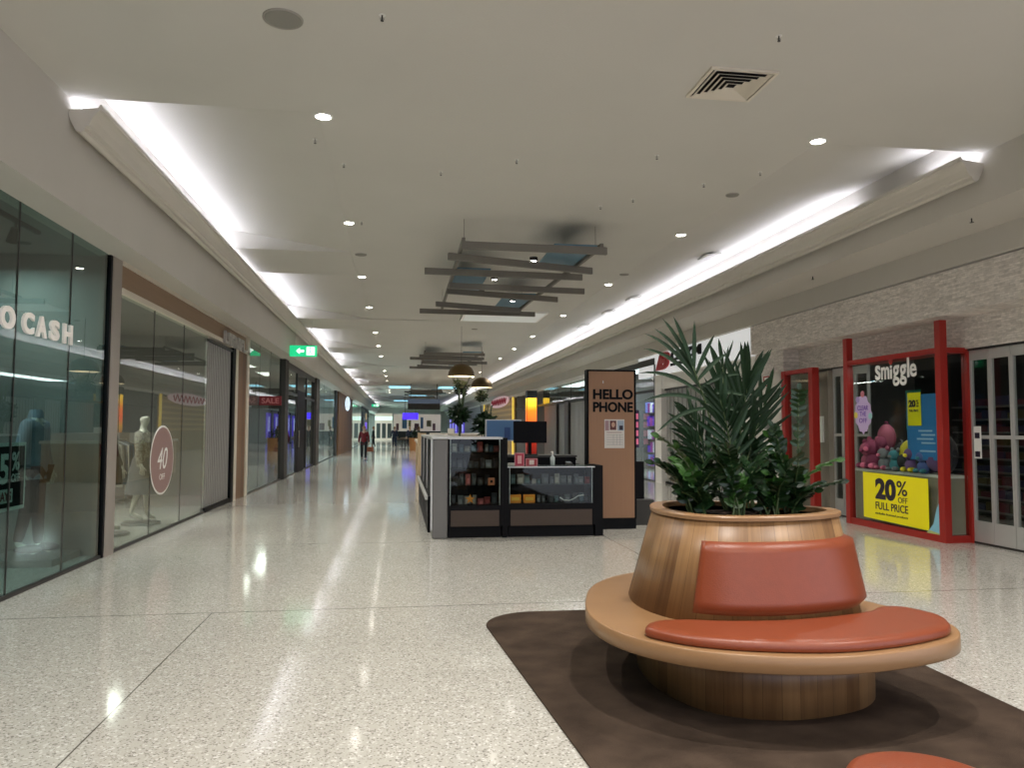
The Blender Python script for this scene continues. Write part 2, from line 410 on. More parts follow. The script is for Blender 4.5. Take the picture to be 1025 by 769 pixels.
# light strips in the coves (a real lamp each: a long luminous strip)
def strip(side, y0, y1, word):
    x = -3.09 if side < 0 else 6.55
    o = tag(MB().box(x-.02, x+.02, y0, y1, 4.70, 4.715).build('led_strip', M['led']), word, 'light strip')
    l = bpy.data.lights.new('cove_light', 'AREA'); l.shape = 'RECTANGLE'; l.size = .05; l.size_y = y1-y0; l.energy = 3.1*(y1-y0); l.color = (.78, .81, 1)
    q = bpy.data.objects.new('cove_light', l); COL.objects.link(q); q.location = (x, (y0+y1)/2, 4.722); q.rotation_euler = (PI, 0, 0)
    q.rotation_euler = Matrix.Rotation(PI, 3, 'X').to_euler()
for i, (a, b) in enumerate(bays[:6]):
    strip(-1, a+.05, b-.05, 'long white light strip in the left cove, %s of its row' % ORD[i])
strip(1, 7.9, 8.75, 'short white light strip at the near end of the right cove')
for i in range(6):
    strip(1, 10.3 if i == 0 else 7.9+17*i, 7.9+17*(i+1)-.04, 'long white light strip in the right cove, %s of its row' % ORD[i])
# white service boxes standing in the right cove
for i, (y) in enumerate((14.1, 19.0, 21.4, 24.4)):
    b = MB().prism([(5.80, 4.95), (6.12, 5.0), (6.12, 4.965), (5.80, 4.915)], y-.2, y+.2, 'y')
    tag(b.build('service_box', M['white'], bevel=.004), 'white boxed vent on the ceiling above the right cove, %s of four' % ORD[i], 'vent')

# ------------------------------------------------------------------ downlights
def downlight(x, y, z, label, es=True, energy=40):
    t = thing('downlight', (x, y, z), label, 'downlight', 'recessed ceiling downlights')
    MB().lathe([(.062, -.001), (.085, -.004), (.092, -.012), (.098, -.004), (.098, 0)], n=28).build('rim', M['lamprim'], t, smooth=True)
    MB().lathe([(.0001, -.008), (.066, -.008), (.066, -.001)], n=28).build('lens', M['lamp'], t)
    l = bpy.data.lights.new('lamp', 'AREA'); l.shape = 'DISK'; l.size = .12; l.energy = energy; l.color = (1, .95, .87); l.spread = math.radians(125)
    q = bpy.data.objects.new('lamp', l); COL.objects.link(q); q.location = (x, y, z-.02)
YL = [7.95, 12.1, 16.45, 20.6, 26.1, 30.3, 34.6, 43.5, 47.8, 52.5, 61, 65.5, 70]
YR = [7.8, 12., 16.45, 21.2, 26.2, 30.5, 34.8, 43.5, 47.8, 52.5, 61, 65.5, 70]
for i, y in enumerate(YL): downlight(-.80, y, 4.80, 'small round white downlight in the left ceiling row, %s of the row' % ORD[i])
for i, y in enumerate(YR): downlight(4.58, y, 4.80, 'small round white downlight in the right ceiling row, %s of the row' % ORD[i])
# unseen fill lamps added over and behind the camera, with an extra middle row
for x in (-.8, 1.9, 4.58):
    for y in (3.6, -.4, -4.4):
        l = bpy.data.lights.new('lamp', 'AREA'); l.shape = 'DISK'; l.size = .15; l.energy = 50; l.color = (1, .95, .88); l.spread = math.radians(150)
        q = bpy.data.objects.new('lamp', l); COL.objects.link(q); q.location = (x, y, 4.79)

# ------------------------------------------------------------------ ceiling fittings
t = thing('air_diffuser', (3.02, 6.6, 4.8), 'square cream ceiling air diffuser with dark stepped louvres', 'vent')
MB().box(-.32, .32, -.31, -.28, -.02, 0).box(-.32, .32, .28, .31, -.02, 0).box(-.32, -.29, -.28, .28, -.02, 0).box(.29, .32, -.28, .28, -.02, 0).build('frame', M['cream'], t)
MB().box(-.29, .29, -.28, .28, -.003, 0).build('opening', M['black'], t)
lv = MB()
for i in range(5):
    r = .275-.05*i; z0 = -.022-.004*i
    for sx, sy in ((1, 0), (-1, 0), (0, 1), (0, -1)):
        if sx: q = [(sx*r, -r, z0), (sx*r, r, z0), (sx*(r-.034), r-.034, z0+.018), (sx*(r-.034), -r+.034, z0+.018)]
        else: q = [(-r, sy*r, z0), (r, sy*r, z0), (r-.034, sy*(r-.034), z0+.018), (-r+.034, sy*(r-.034), z0+.018)]
        q2 = [(a, b, cc+.004) for a, b, cc in q]
        lv.add(q+q2, [(0, 1, 2, 3), (7, 6, 5, 4), (0, 4, 5, 1), (1, 5, 6, 2), (2, 6, 7, 3), (3, 7, 4, 0)])
lv.build('louvre', M['cream'], t)
for n, (x, y, r, lb) in enumerate(((-.93, 6.05, .155, 'round grey ceiling speaker grille near the top left corner'), (4.48, 9.8, .09, 'small round grey ceiling speaker beside the right downlights'), (-.72, 14.3, .11, 'round grey ceiling speaker between the left downlights'), (4.6, 15.3, .1, 'small round ceiling speaker further along the right row'), (2.4, 24.6, .1, 'dim round ceiling speaker on the flat ceiling past the slats'))):
    t = thing('ceiling_speaker', (x, y, 4.8), lb, 'speaker')
    MB().lathe([(.0001, -.012), (r*.85, -.012), (r*.9, -.006)], n=32).build('grille', M['speaker'], t)
    MB().lathe([(r*.9, -.006), (r*.95, -.015), (r, -.01), (r, 0)], n=32).build('rim', cm((.33, .31, .27)), t, smooth=True)
SP = [(-.16, 5.88), (3.03, 5.71), (-.69, 9.36), (.49, 9.47), (1.36, 8.9), (2.96, 8.5), (2.84, 10.6), (3.91, 9.41), (4.42, 8.86), (-.95, 8.6), (-.6, 12.), (3.2, 10.2)]
HW = ['on the near ceiling, left of the middle', 'on the near ceiling just right of the square diffuser', 'beside the second left downlight', 'left of the ceiling centre before the slats', 'on the ceiling centre before the slats', 'right of centre near the ceiling step', 'above the near right corner of the slats', 'inward of the small right speaker', 'nearest the right cove', 'at the left ceiling slope', 'by the left row beyond the second downlight', 'at the right of the slat frame']
for (x, y), hw in zip(SP, HW):
    t = thing('sprinkler_head', (x, y, 4.8), 'tiny sprinkler head %s' % hw, 'sprinkler')
    t.scale = (.75, .75, .75)
    MB().cyl((0, 0, -.004), (0, 0, 0), .035, n=16).build('rosette', M['lamprim'], t)
    MB().cyl((0, 0, -.05), (0, 0, -.004), .008, n=8).tube([(-.014, 0, -.03), (-.018, 0, -.045), (0, 0, -.06), (.018, 0, -.045), (.014, 0, -.03)], .003, 5).build('body', M['steel'] if y > 8 else M['dark'], t)
    MB().cyl((0, 0, -.064), (0, 0, -.06), .018, n=10).build('deflector', M['dark'], t)
for i, (y) in enumerate((8.35, 12.0)):
    t = thing('sprinkler_head', (6.9, y, 4.18), 'tiny sprinkler head under the right soffit, %s' % ('nearer one' if i == 0 else 'farther one'), 'sprinkler')
    MB().cyl((0, 0, -.05), (0, 0, 0), .008, n=8).build('body', M['dark'], t)
    MB().cyl((0, 0, -.054), (0, 0, -.05), .025, n=10).build('deflector', M['dark'], t)

# slatted ceiling frames hung under the ceiling
def slats(y0, label):
    t = thing('slatted_ceiling_frame', (1.9, y0+3.5, 4.8), label, 'ceiling feature', 'slatted ceiling frames down the corridor')
    B = [((.91, 11.3), (3.14, 11.36)), ((.75, 12.0), (3.26, 12.76)), ((.42, 13.3), (3.25, 13.42)), ((.93, 14.5), (3.6, 14.7)), ((.92, 15.2), (3.3, 15.85)), ((.78, 16.7), (2.75, 17.35)), ((.46, 17.9), (3.2, 18.0))]
    def loc(p, z): return (p[0]-1.9, p[1]-11.3-3.5, z-4.8)
    for i, (a, b) in enumerate(B):
        d = (Vector((*b, 0))-Vector((*a, 0))).normalized(); s = Vector((-d.y, d.x, 0))*.03
        z0 = 4.27 if i % 2 == 0 else 4.25
        m = MB(); P = []
        for z in (z0, z0+.11):
            for e in (Vector((*a, 0))-s, Vector((*b, 0))-s, Vector((*b, 0))+s, Vector((*a, 0))+s): P.append(loc(e, z))
        m.add(P, [(3, 2, 1, 0), (4, 5, 6, 7), (0, 1, 5, 4), (1, 2, 6, 5), (2, 3, 7, 6), (3, 0, 4, 7)])
        m.build('slat', M['slat'], t)
    for a, b in (((.93, 11.3), (.98, 18.0)), ((3.06, 11.34), (2.78, 18.0))):
        d = (Vector((*b, 0))-Vector((*a, 0))).normalized(); s = Vector((-d.y, d.x, 0))*.025; P = []
        for z in (4.37, 4.44):
            for e in (Vector((*a, 0))-s, Vector((*b, 0))-s, Vector((*b, 0))+s, Vector((*a, 0))+s): P.append(loc(e, z))
        MB().add(P, [(3, 2, 1, 0), (4, 5, 6, 7), (0, 1, 5, 4), (1, 2, 6, 5), (2, 3, 7, 6), (3, 0, 4, 7)]).build('rail', M['slat'], t)
    for x0, x1, a, b in ((2.35, 3.05, 11.5, 12.9), (1.0, 1.6, 13.5, 16.1), (2.2, 2.85, 15.9, 17.8)):
        p = loc((x0, a), 4.42); q = loc((x1, b), 4.45)
        MB().box(p[0], q[0], p[1], q[1], p[2], q[2]).build('blue_panel', M['slatblue'], t)
    for x, y in ((.96, 11.6), (.97, 17.6), (3.05, 11.7), (2.8, 17.5)):
        p = loc((x, y), 4.4); MB().cyl(p, (p[0], p[1], 0), .004, n=6).build('hanger', M['slat'], t)
    for x, y in ((1.75, 14.2), (1.65, 15.6), (2.45, 16.6), (2.2, 12.5)):
        p = loc((x, y), 4.45)
        g = MB().cyl((p[0], p[1], p[2]-.06), p, .07, n=16).build('spotlight', M['dark'], t)
        MB().lathe([(.0001, 0), (.045, 0)], (p[0], p[1], p[2]-.063), 16).build('lens', M['lamp'], g)
    return t
s0 = slats(11.3, 'grey slatted frame with blue panels hung from the ceiling, nearest and largest of its row')
for y, w_ in ((28.2, 'second of its row, above the kiosk'), (56.2, 'small in the distance, third of its row'), (68., 'farthest visible one of its row')):
    clone(s0, (1.9, y+3.5, 4.8), label='grey slatted frame hung from the ceiling, '+w_)
t = thing('ceiling_hatch', (2.9, 21.5, 4.8), 'square white ceiling hatch just beyond the nearest slatted frame', 'ceiling hatch')
MB().box(-1.15, 1.15, -.95, .95, -.05, 0).build('frame', M['white'], t)
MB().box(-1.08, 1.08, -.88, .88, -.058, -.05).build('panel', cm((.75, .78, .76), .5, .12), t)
# skylight boxes glowing blue-white far down the ceiling
for i, (x, y) in enumerate(((.1, 60.), (3.9, 60.), (1.8, 74), (.3, 90.))):
    t = thing('skylight', (x, y, 4.8), 'pale cyan glowing ceiling light panel far down the corridor, %s of four' % ('nearest left', 'nearest right', 'third', 'farthest')[i], 'ceiling light')
    MB().box(-.9, .9, -1.5, 1.5, -.04, 0).build('frame', M['white'], t)
    MB().box(-.82, .82, -1.42, 1.42, -.05, -.04).build('diffuser', cm((.35, .8, 1.), .5, .9), t)
# dome pendants with hanging greenery
def leafy(mb, c, r, n, size=.06, seed=1, flat=1.):
    rnd = random.Random(seed)
    for _ in range(n):
        d = Vector((rnd.gauss(0, 1), rnd.gauss(0, 1), rnd.gauss(0, 1)*flat)).normalized()*r*(rnd.random()**.4)
        p = Vector(c)+d; a = Vector((rnd.gauss(0, 1), rnd.gauss(0, 1), rnd.gauss(0, .6))).normalized(); b = a.orthogonal().normalized()
        s = size*(.6+.8*rnd.random())
        mb.add([p, p+a*s*.5+b*s*.3, p+a*s*1.3, p+a*s*.5-b*s*.3], [(0, 1, 2, 3)])
def pendant(x, y, z, r, label):
    t = thing('dome_pendant', (x, y, z), label, 'pendant lamp', 'dome pendants over the far kiosk')
    MB().lathe([(r, 0), (r*.97, r*.3), (r*.8, r*.62), (r*.5, r*.85), (r*.15, r*.96), (.001, r*.97)], n=32).build('dome', M['brass'], t, smooth=True)
    MB().lathe([(.001, r*.9), (r*.5, r*.79), (r*.78, r*.56), (r*.96, .01), (r*1.0, 0)], n=32).build('lining', M['dome_in'], t, smooth=True)
    MB().cyl((0, 0, r*.95), (0, 0, 4.8-z), .006, n=6).build('cord', M['dark'], t)
    for k_ in range(4):
        a = PI/4+k_*PI/2
        MB().tube([(math.cos(a)*r*.92, math.sin(a)*r*.92, 0), (math.cos(a)*r*.6, math.sin(a)*r*.6, -r*.55), (math.cos(a)*.1, math.sin(a)*.1, -r*.95)], .008, 5).build('strap', M['dark'], t)
    g = MB(); leafy(g, (0, 0, -r*.85), r*.55, 260, .1, int(y)); g.build('hanging_plant', M['palm'], t)
    MB().lathe([(.001, -.12), (.1, -.1), (.14, 0), (.13, .02)], (0, 0, -r*.85), 14).build('pot', M['char'], t)
pendant(1.93, 24., 3.22, .42, 'dark brass dome pendant with a hanging plant, larger and nearer one')
pendant(3.22, 30., 3.2, .42, 'dark brass dome pendant with a hanging plant, smaller one to the right')
# ------------------------------------------------------------------ left shops
struct('wall_left_lining', MB().box(-9.1, -8.9, Y0, Y1, 0, 3.9).box(-9, -3.75, Y0, Y1, 3.78, 3.95), M['shopwall'])
pt = MB()
for y in (10.43, 19.3, 34.6, 46.0, 60.5, 77., 95., 124.8, -8.9):
    pt.box(-9, -3.68, y-.05, y+.05, 0, 3.78)
struct('wall_left_partitions', pt, M['shopwall'])

def glazing(name, x, ys, z0, z1, m, side, jm='dark', jw=.006, th=.012):
    """row of frameless panes with thin dark joints; one window of the setting"""
    g = MB()
    for a, b in zip(ys, ys[1:]): g.box(x-th/2, x+th/2, a+.003, b-.003, z0, z1)
    o = struct(name, g, m)
    j = MB()
    for y in ys[1:-1]: j.box(x-th*.7, x+th*.7, y-jw, y+jw, z0, z1)
    j.box(x-.02, x+.02, ys[0], ys[-1], z0-.03 if z0 > .05 else 0, z0+.02)
    j.build('window_joints', M[jm], o)
    return o
glazing('window_1', -3.6, [4.0, 5.4, 6.65, 7.85, 9.05, 10.13], .02, 3.75, M['gl1'], 1)
struct('trim_4', MB().box(-3.64, -3.57, 10.13, 10.19, 0, 3.75), M['black'])
struct('trim_5', MB().box(-3.72, -3.56, 10.19, 10.5, 0, 3.75), cm((.30, .265, .235), .45))
glazing('window_2', -3.6, [10.5, 12.0, 13.6, 15.2], .02, 3.33, M['gl2'], 1)
# timber header with pale edge trims above shop two
struct('trim_6', MB().box(-3.66, -3.57, 10.5, 18.75, 3.40, 3.70), M['shopwood'])
struct('trim_7', MB().box(-3.68, -3.54, 10.5, 19.1, 3.33, 3.40).box(-3.68, -3.54, 10.5, 19.1, 3.70, 3.75), M['cream'])
struct('trim_8', MB().box(-3.66, -3.56, 17.35, 17.6, 0, 3.33), M['black'])
struct('trim_9', MB().box(-3.68, -3.54, 17.6, 17.8, 0, 3.33).box(-3.68, -3.54, 18.85, 19.1, 0, 3.75), M['cream'])
struct('trim_10', MB().box(-3.66, -3.57, 17.8, 18.85, 0, 3.33), M['shopwoodv'])
# concertina shutter of shop two
def concertina(name, x, y0, y1, z0, z1, pitch, label, m='shutter', depth=.06, frame=True):
    t = thing(name, (x, (y0+y1)/2, 0), label, 'shutter')
    n = int(round((y1-y0)/pitch)); g = MB(); L_ = y1-y0
    for i in range(n):
        y = -L_/2+L_*i/n; o_ = .012*(i % 2)
        g.box(-.02+o_, .0+o_, y, y+L_/n*.66, z0, z1)
    g.build('curtain', M[m], t)
    MB().box(-.035 if x < 0 else .035, -.03 if x < 0 else .04, -L_/2, L_/2, z0, z1).build('dark_backing', M['shutterdark'], t)  # dark sheet added behind the slats to deepen the gaps
    MB().box(-.05, .05, -L_/2, L_/2, z1, z1+.05).build('top_track', M['dark'], t)
    MB().box(-.05, .05, -L_/2, L_/2, 0.0, z0+.0).build('bottom_rail', M['black'], t)
    return t
concertina('concertina_shutter', -3.62, 15.25, 17.33, .09, 3.24, .075, 'tall grey concertina shutter between shop glass and timber panel on the left')
# block sign across shop two's header: pale raised letters, unreadable in the photo
t = thing('shop_sign', (-3.53, 16.2, 3.3), 'pale grey raised lettering sign on timber header above the shutter', 'sign')
rnd = random.Random(4)
y = 0.
for k_ in range(7):
    w_ = .26; 
    b = MB().box(-.0, .05, y, y+.07, .02, .27)
    if k_ % 3 == 0: b.box(0, .05, y+.07, y+w_, .02, .07)
    elif k_ % 3 == 1: b.box(0, .05, y+w_-.07, y+w_, .02, .27).box(0, .05, y+.07, y+w_-.07, .20, .27)
    else: b.box(0, .05, y+.07, y+w_, .2, .27).box(0, .05, y+.07, y+w_-.06, .1, .15)
    b.build('letter', cm((.42, .40, .37)), t); y += .31

# shop one lettering on the glass
t = thing('shop_sign', (-3.585, 7.55, 2.5), 'large raised white shop letters OCASH on the teal glass', 'sign')
for ch, a, b in (('O', 7.50, 7.77), ('C', 7.92, 8.15), ('A', 8.21, 8.43), ('S', 8.51, 8.72), ('H', 8.83, 9.05)):
    o = text(ch, 'letter', M['letterw'], (0, a-7.55, 0.0), b-a, .215, 'E', .025, t, .045)

# window one: black discount poster hung inside
t = thing('discount_poster', (-3.68, 7.2, .8), 'black shop poster with white border reading 5% OFF DAYS on the left glass', 'poster')
MB().box(0, .012, 0, 1.12, 0, .65).build('border', M['whiteink'], t)
MB().box(.012, .016, .035, 1.085, .035, .615).build('panel', M['black'], t)
text('25', 'digits', M['whiteink'], (.016, .40, .26), .38, .29, 'E', .003, t, .03)
text('%', 'percent_sign', M['whiteink'], (.016, .83, .38), .15, .18, 'E', .003, t, .02)
text('OFF', 'word', M['whiteink'], (.016, .83, .27), .16, .08, 'E', .003, t, .01)
MB().box(.016, .019, .1, .86, .08, .21).build('label_strip', M['whiteink'], t)
text('DAYS', 'word', M['darkred'], (.019, .55, .1), .28, .085, 'E', .003, t, .02)

# track lights in shop one
t = thing('track_light', (-3.84, 6.9, 3.66), 'black ceiling track with spotlights inside the teal shop window', 'track light')
MB().box(-.02, .02, -1.6, 1.9, 0, .04).build('track', M['black'], t)
for y in (-1.2, .35, 1.4):
    MB().cyl((0, y, 0), (0, y, -.08), .012, n=8).cyl((0, y-.02, -.06), (-.05, y+.03, -.20), .03, .05, n=16).build('spotlight', M['black'], t)
# dressed-window backdrop, red banner
tag(MB().box(-5.9, -4.86, 9.78, 9.84, 1.9, 3.4).build('red_banner', cm((.7, .03, .02), .7)), 'large dark red hanging banner deep inside the teal shop window', 'banner')
for i, (x, y, w_) in enumerate(((-6.4, 8.9, 1.5), (-6.5, 6.0, 1.4), (-6.6, 12.6, 1.8), (-6.9, 15.6, 1.9), (-5.9, 17.3, 1.4))):
    t = thing('clothes_rack', (x, y, 0), 'shop clothes rack of hanging garments behind the left glass, %s from the camera' % ['second', 'nearest', 'third', 'fourth', 'fifth'][i].replace('nearest', 'first'), 'clothes rack')
    r_ = MB()
    for s_ in (-1, 1): r_.cyl((0, s_*w_/2, 0), (0, s_*w_/2, 1.35), .015, n=8); r_.box(-.22, .22, s_*w_/2-.02, s_*w_/2+.02, 0, .03)
    r_.cyl((0, -w_/2, 1.33), (0, w_/2, 1.33), .014, n=8); r_.build('frame', M['steel'], t)
    rnd = random.Random(i)
    n = int(w_/.1)
    for q in range(n):
        yy = -w_/2+.07+q*(w_-.14)/(n-1); l_ = .6+.35*rnd.random(); cl = rnd.choice([(.5, .48, .44), (.08, .09, .11), (.12, .17, .22), (.3, .1, .09), (.25, .25, .22), (.04, .05, .05)])
        MB().add([(-.2, yy-.02, 1.22), (.2, yy-.02, 1.22), (.24, yy-.03, 1.28-l_), (-.24, yy-.03, 1.28-l_), (0, yy, 1.31),
                  (-.2, yy+.02, 1.22), (.2, yy+.02, 1.22), (.24, yy+.03, 1.28-l_), (-.24, yy+.03, 1.28-l_)],
                 [(0, 3, 2, 1), (5, 6, 7, 8), (0, 1, 4), (5, 4, 6), (0, 4, 5), (1, 6, 4), (1, 2, 7, 6), (0, 5, 8, 3), (2, 3, 8, 7)]).build('garment', cm(cl, .9), t)

# round rose decal "40" on shop two's glass
t = thing('window_decal', (-3.59, 12.55, 1.1), 'round rose coloured 40 decal on the grey shop glass', 'window sticker')
P = [(.56*math.cos(a*PI/24), .5*math.sin(a*PI/24)) for a in range(48)]
MB().prism(P, 0, .003, 'x').build('disc', M['pinkdecal'], t)
text('40', 'digits', M['whiteink'], (.003, -.25, -.14), .5, .33, 'E', .002, t, 0, .25)
text('OFF', 'word', M['whiteink'], (.003, -.14, -.3), .28, .09, 'E', .002, t, 0)
P = [(.59*math.cos(a*PI/24), .53*math.sin(a*PI/24)) for a in range(48)]
MB().prism(P, -.004, -.001, 'x').build('outer_ring', M['whiteink'], t)

# ------------------------------------------------------------------ figures
def skin_mesh(name, pts, edges, m, parent, sub=1, loc=None):
    me = bpy.data.meshes.new(name)
    me.from_pydata([p[:3] for p in pts], edges, []); me.materials.append(m)
    o = bpy.data.objects.new(name, me); COL.objects.link(o); o.parent = parent
    md = o.modifiers.new('skin', 'SKIN'); md.use_smooth_shade = True
    sv = me.skin_vertices[0].data
    for i, p in enumerate(pts):
        r = p[3]; sv[i].radius = (r, p[4] if len(p) > 4 else r)
    sv[0].use_root = True
    if sub: sd = o.modifiers.new('sub', 'SUBSURF'); sd.levels = sub; sd.render_levels = sub
    return o
def figure(t, h=1.7, step=.0, arms=(.1, -.1), body='skin', top=None, legs=None, shoes=None, hair=None, head=True, bend=0., skirt=False, armside=.0):
    """a standing or walking figure in local space facing +y; one continuous body, clothes as children"""
    k = h/1.7
    def P(x, y, z, r, r2=None): return (x*k, y*k, z*k, r*k, (r2 or r)*k)
    pts = [P(0, 0, .93, .125, .095), P(0, 0, 1.05, .11, .085), P(0, .005, 1.2, .125, .09), P(0, .0, 1.34, .12, .085), P(0, -.01, 1.43, .055, .055), P(0, 0, 1.50, .045, .045)]
    ed = [(0, 1), (1, 2), (2, 3), (3, 4), (4, 5)]
    if head:
        pts += [P(0, .015, 1.55, .06, .07), P(0, .02, 1.61, .072, .09), P(0, .01, 1.66, .05, .065)]
        ed += [(5, 6), (6, 7), (7, 8)]
    legi = []
    for s, st in ((-1, step), (1, -step)):
        i = len(pts)
        pts += [P(s*.09, 0, .86, .085), P(s*.095, st*.45, .50+abs(st)*.0, .06), P(s*.1, st-(.06 if st < 0 else 0), .09+(.04 if st < 0 else 0), .038), P(s*.11, st+.13, .03+(.01 if st < 0 else 0), .035, .028)]
        ed += [(0, i), (i, i+1), (i+1, i+2), (i+2, i+3)]; legi.append(i)
    armi = []
    for s, am in ((-1, arms[0]), (1, arms[1])):
        i = len(pts)
        pts += [P(s*.18, 0, 1.38, .055), P(s*(.23+armside), am*.4-.02, 1.12, .04), P(s*(.25+armside), am, .90, .028), P(s*(.25+armside), am+.02, .85, .03, .018)]
        ed += [(3, i), (i, i+1), (i+1, i+2), (i+2, i+3)]; armi.append(i)
        hx, hy, hz = s*(.25+armside), am+.02, .85
        for f_, (dx, dy, l_) in enumerate(((.0, .030, .075), (.0, .010, .085), (.0, -.010, .08), (.0, -.028, .065))):
            j = len(pts)
            pts += [P(hx+dx, hy+dy, hz-.04, .009), P(hx+dx-s*.008, hy+dy*1.1, hz-.04-l_*.5, .008), P(hx+dx-s*.02, hy+dy*1.1, hz-.04-l_, .007)]
            ed += [(i+3, j), (j, j+1), (j+1, j+2)]
        j = len(pts); pts += [P(hx, hy+.045, hz-.01, .010), P(hx-s*.01, hy+.06, hz-.05, .009)]; ed += [(i+3, j), (j, j+1)]
    skin_mesh('body', pts, ed, M[body], t)
    def grow(idx, edges, d, name, m):
        idx = list(idx); mp = {a: b for b, a in enumerate(idx)}
        skin_mesh(name, [(*pts[a][:3], pts[a][3]+d, pts[a][4]+d) for a in idx], [(mp[a], mp[b]) for a, b in edges], m, t)
    if top:
        a, b = armi
        pts[0] = (pts[0][0], pts[0][1], pts[0][2]-.06*k, *pts[0][3:]); idx = [2, 0, 1, 3, a, a+1, a+2, b, b+1, b+2]
        grow(idx, [(0, 1), (1, 2), (2, 3), (3, a), (a, a+1), (a+1, a+2), (3, b), (b, b+1), (b+1, b+2)], .022*k, 'top', M[top])
    if top:
        hm = MB(); HP = [(.178*k*math.cos(q_*PI/10), .128*k*math.sin(q_*PI/10)) for q_ in range(20)]
        HQ = [(.15*k*math.cos(q_*PI/10), .11*k*math.sin(q_*PI/10)) for q_ in range(20)]
        hm.add([(x_, y_, .80*k) for x_, y_ in HP]+[(x_, y_, 1.12*k) for x_, y_ in HQ], [(q_, (q_+1) % 20, (q_+1) % 20+20, q_+20) for q_ in range(20)]+[tuple(range(20))[::-1], tuple(range(20, 40))])
        hm.build('hem', M[top], t, smooth=False)
    if legs:
        a, b = legi
        idx = [0, a, a+1, a+2, b, b+1, b+2]
        pts[0] = (pts[0][0], pts[0][1], pts[0][2]+.05*k, *pts[0][3:]); grow(idx, [(0, a), (a, a+1), (a+1, a+2), (0, b), (b, b+1), (b+1, b+2)], .014*k, 'trousers', M[legs])
    if shoes:
        for i in legi:
            p = pts[i+2]; q = pts[i+3]
            MB().ball(((p[0]+q[0])/2, (p[1]+q[1])/2+.01, .045*k if p[2] < .1 else .075*k), .14*k, 12, 8, (.36, 1, .33)).build('shoe', M[shoes], t, smooth=True)
    if head and body == 'skin':
        # face and hair
        MB().ball((0, .115*k, 1.60*k), .013*k, 8, 6, (1, 1, 1.5)).build('nose', M['skin'], t, smooth=True)
        MB().ball((-.027*k, .098*k, 1.62*k), .009*k, 8, 6).ball((.027*k, .098*k, 1.62*k), .009*k, 8, 6).build('eyes', M['black'], t, smooth=True)
        MB().ball((0, .102*k, 1.565*k), .02*k, 8, 6, (1, .4, .3)).build('mouth', cm((.3, .07, .06)), t, smooth=True)
    if hair:
        MB().ball((0, -.012*k, 1.635*k), .105*k, 14, 10, (.92, .98, .95)).ball((0, -.06*k, 1.55*k), .075*k, 12, 8, (1.05, .7, 1.4)).build('hair', M[hair], t, smooth=True)

def plinth(t, z=-.1, m='white', r=.45):
    MB().box(-r, r, -r*.8, r*.8, z, 0).build('stand', M[m], t, bevel=.004)
t = thing('mannequin', (-4.3, 9.96, .08), 'headless mannequin in blue denim shirt and black trousers beside the black poster', 'mannequin', rotz=-PI/2)
figure(t, 1.92, .03, (.05, -.03), 'mannequin', 'shirt', 'trousers', 'shoe', head=False)
MB().box(-.4, .4, -.4, .4, -.08, 0).build('stand', M['carpetgrey'], t)
MB().lathe([(.085, 1.44*1.13), (.075, 1.50*1.13), (.06, 1.53*1.13)], n=16).build('collar', M['shirt'], t, smooth=True)
t = thing('mannequin', (-4.25, 12.25, .05), 'pale mannequin in dark green jacket and black skirt behind grey glass', 'mannequin', rotz=-PI/2+.2)
figure(t, 1.78, .02, (.12, -.02), 'mannequin', 'greenjk')
MB().lathe([(.19, .70), (.17, .92), (.13, 1.08)], n=20).build('skirt', M['trousers'], t, smooth=True)
MB().cyl((0, 0, -.05), (0, 0, -.01), .3, n=28).build('stand', M['steel'], t)
t = thing('mannequin', (-4.2, 13.6, .05), 'pale mannequin in patterned top behind the round rose decal', 'mannequin', rotz=-PI/2)
figure(t, 1.78, .06, (.02, .05), 'mannequin', 'pattern')
MB().lathe([(.26, .45), (.2, .8), (.15, 1.05)], n=20).build('skirt', cm((.16, .16, .16), .9), t, smooth=True)
MB().cyl((0, 0, -.05), (0, 0, -.01), .3, n=28).build('stand', M['steel'], t)
t = thing('mannequin', (-4.2, 11.2, .05), 'pale mannequin in a grey coat by the near edge of the grey glass', 'mannequin', rotz=-PI/2-.3)
figure(t, 1.76, .02, (.02, -.02), 'mannequin', None)
MB().lathe([(.22, .62), (.2, .9), (.16, 1.1), (.17, 1.3), (.1, 1.46)], n=20).build('coat', cm((.12, .13, .13), .9), t, smooth=True)
MB().cyl((0, 0, -.05), (0, 0, -.01), .3, n=28).build('stand', M['steel'], t)

t = thing('person', (-1.68, 38.8, 0), 'person in a burgundy jacket and dark trousers walking with a brown bag', 'person', rotz=PI)
figure(t, 1.68, .22, (.16, -.16), 'skin', 'jacket', 'trousers', 'shoe', 'hair')
t = thing('handbag', (-1.38, 38.9, .42), 'brown handbag carried by the walking person in burgundy', 'bag', rotz=.1)
b = MB().box(-.17, .17, -.06, .06, 0, .24); b.build('bag_body', M['bagbrown'], t, bevel=.03)
MB().tube([(-.1, 0, .22), (-.09, 0, .36), (0, 0, .42), (.09, 0, .36), (.1, 0, .22)], .012, 6).build('handle', M['bagbrown'], t)
MB().box(-.05, .05, -.066, -.06, .14, .17).build('clasp', M['brass'], t)
FP = [(-.3, 62., 'navy', 'navy', 'standing far off beside the seating area in dark clothes', PI), (.95, 66., 'navy', 'trousers', 'far off in navy near the blue screen', .3), (1.5, 58., 'pattern', 'trousers', 'far off in pale top among the distant tables', 2.), (-1.95, 62., 'trousers', 'trousers', 'in black standing by the left shopfronts behind the walking person', PI/2)]
for x, y, a, b, w_, rz in FP:
    t = thing('person', (x, y, 0), 'person '+w_, 'person', rotz=rz)
    figure(t, 1.7, .08, (.05, -.05), 'skin', a, b, 'shoe', 'hair')
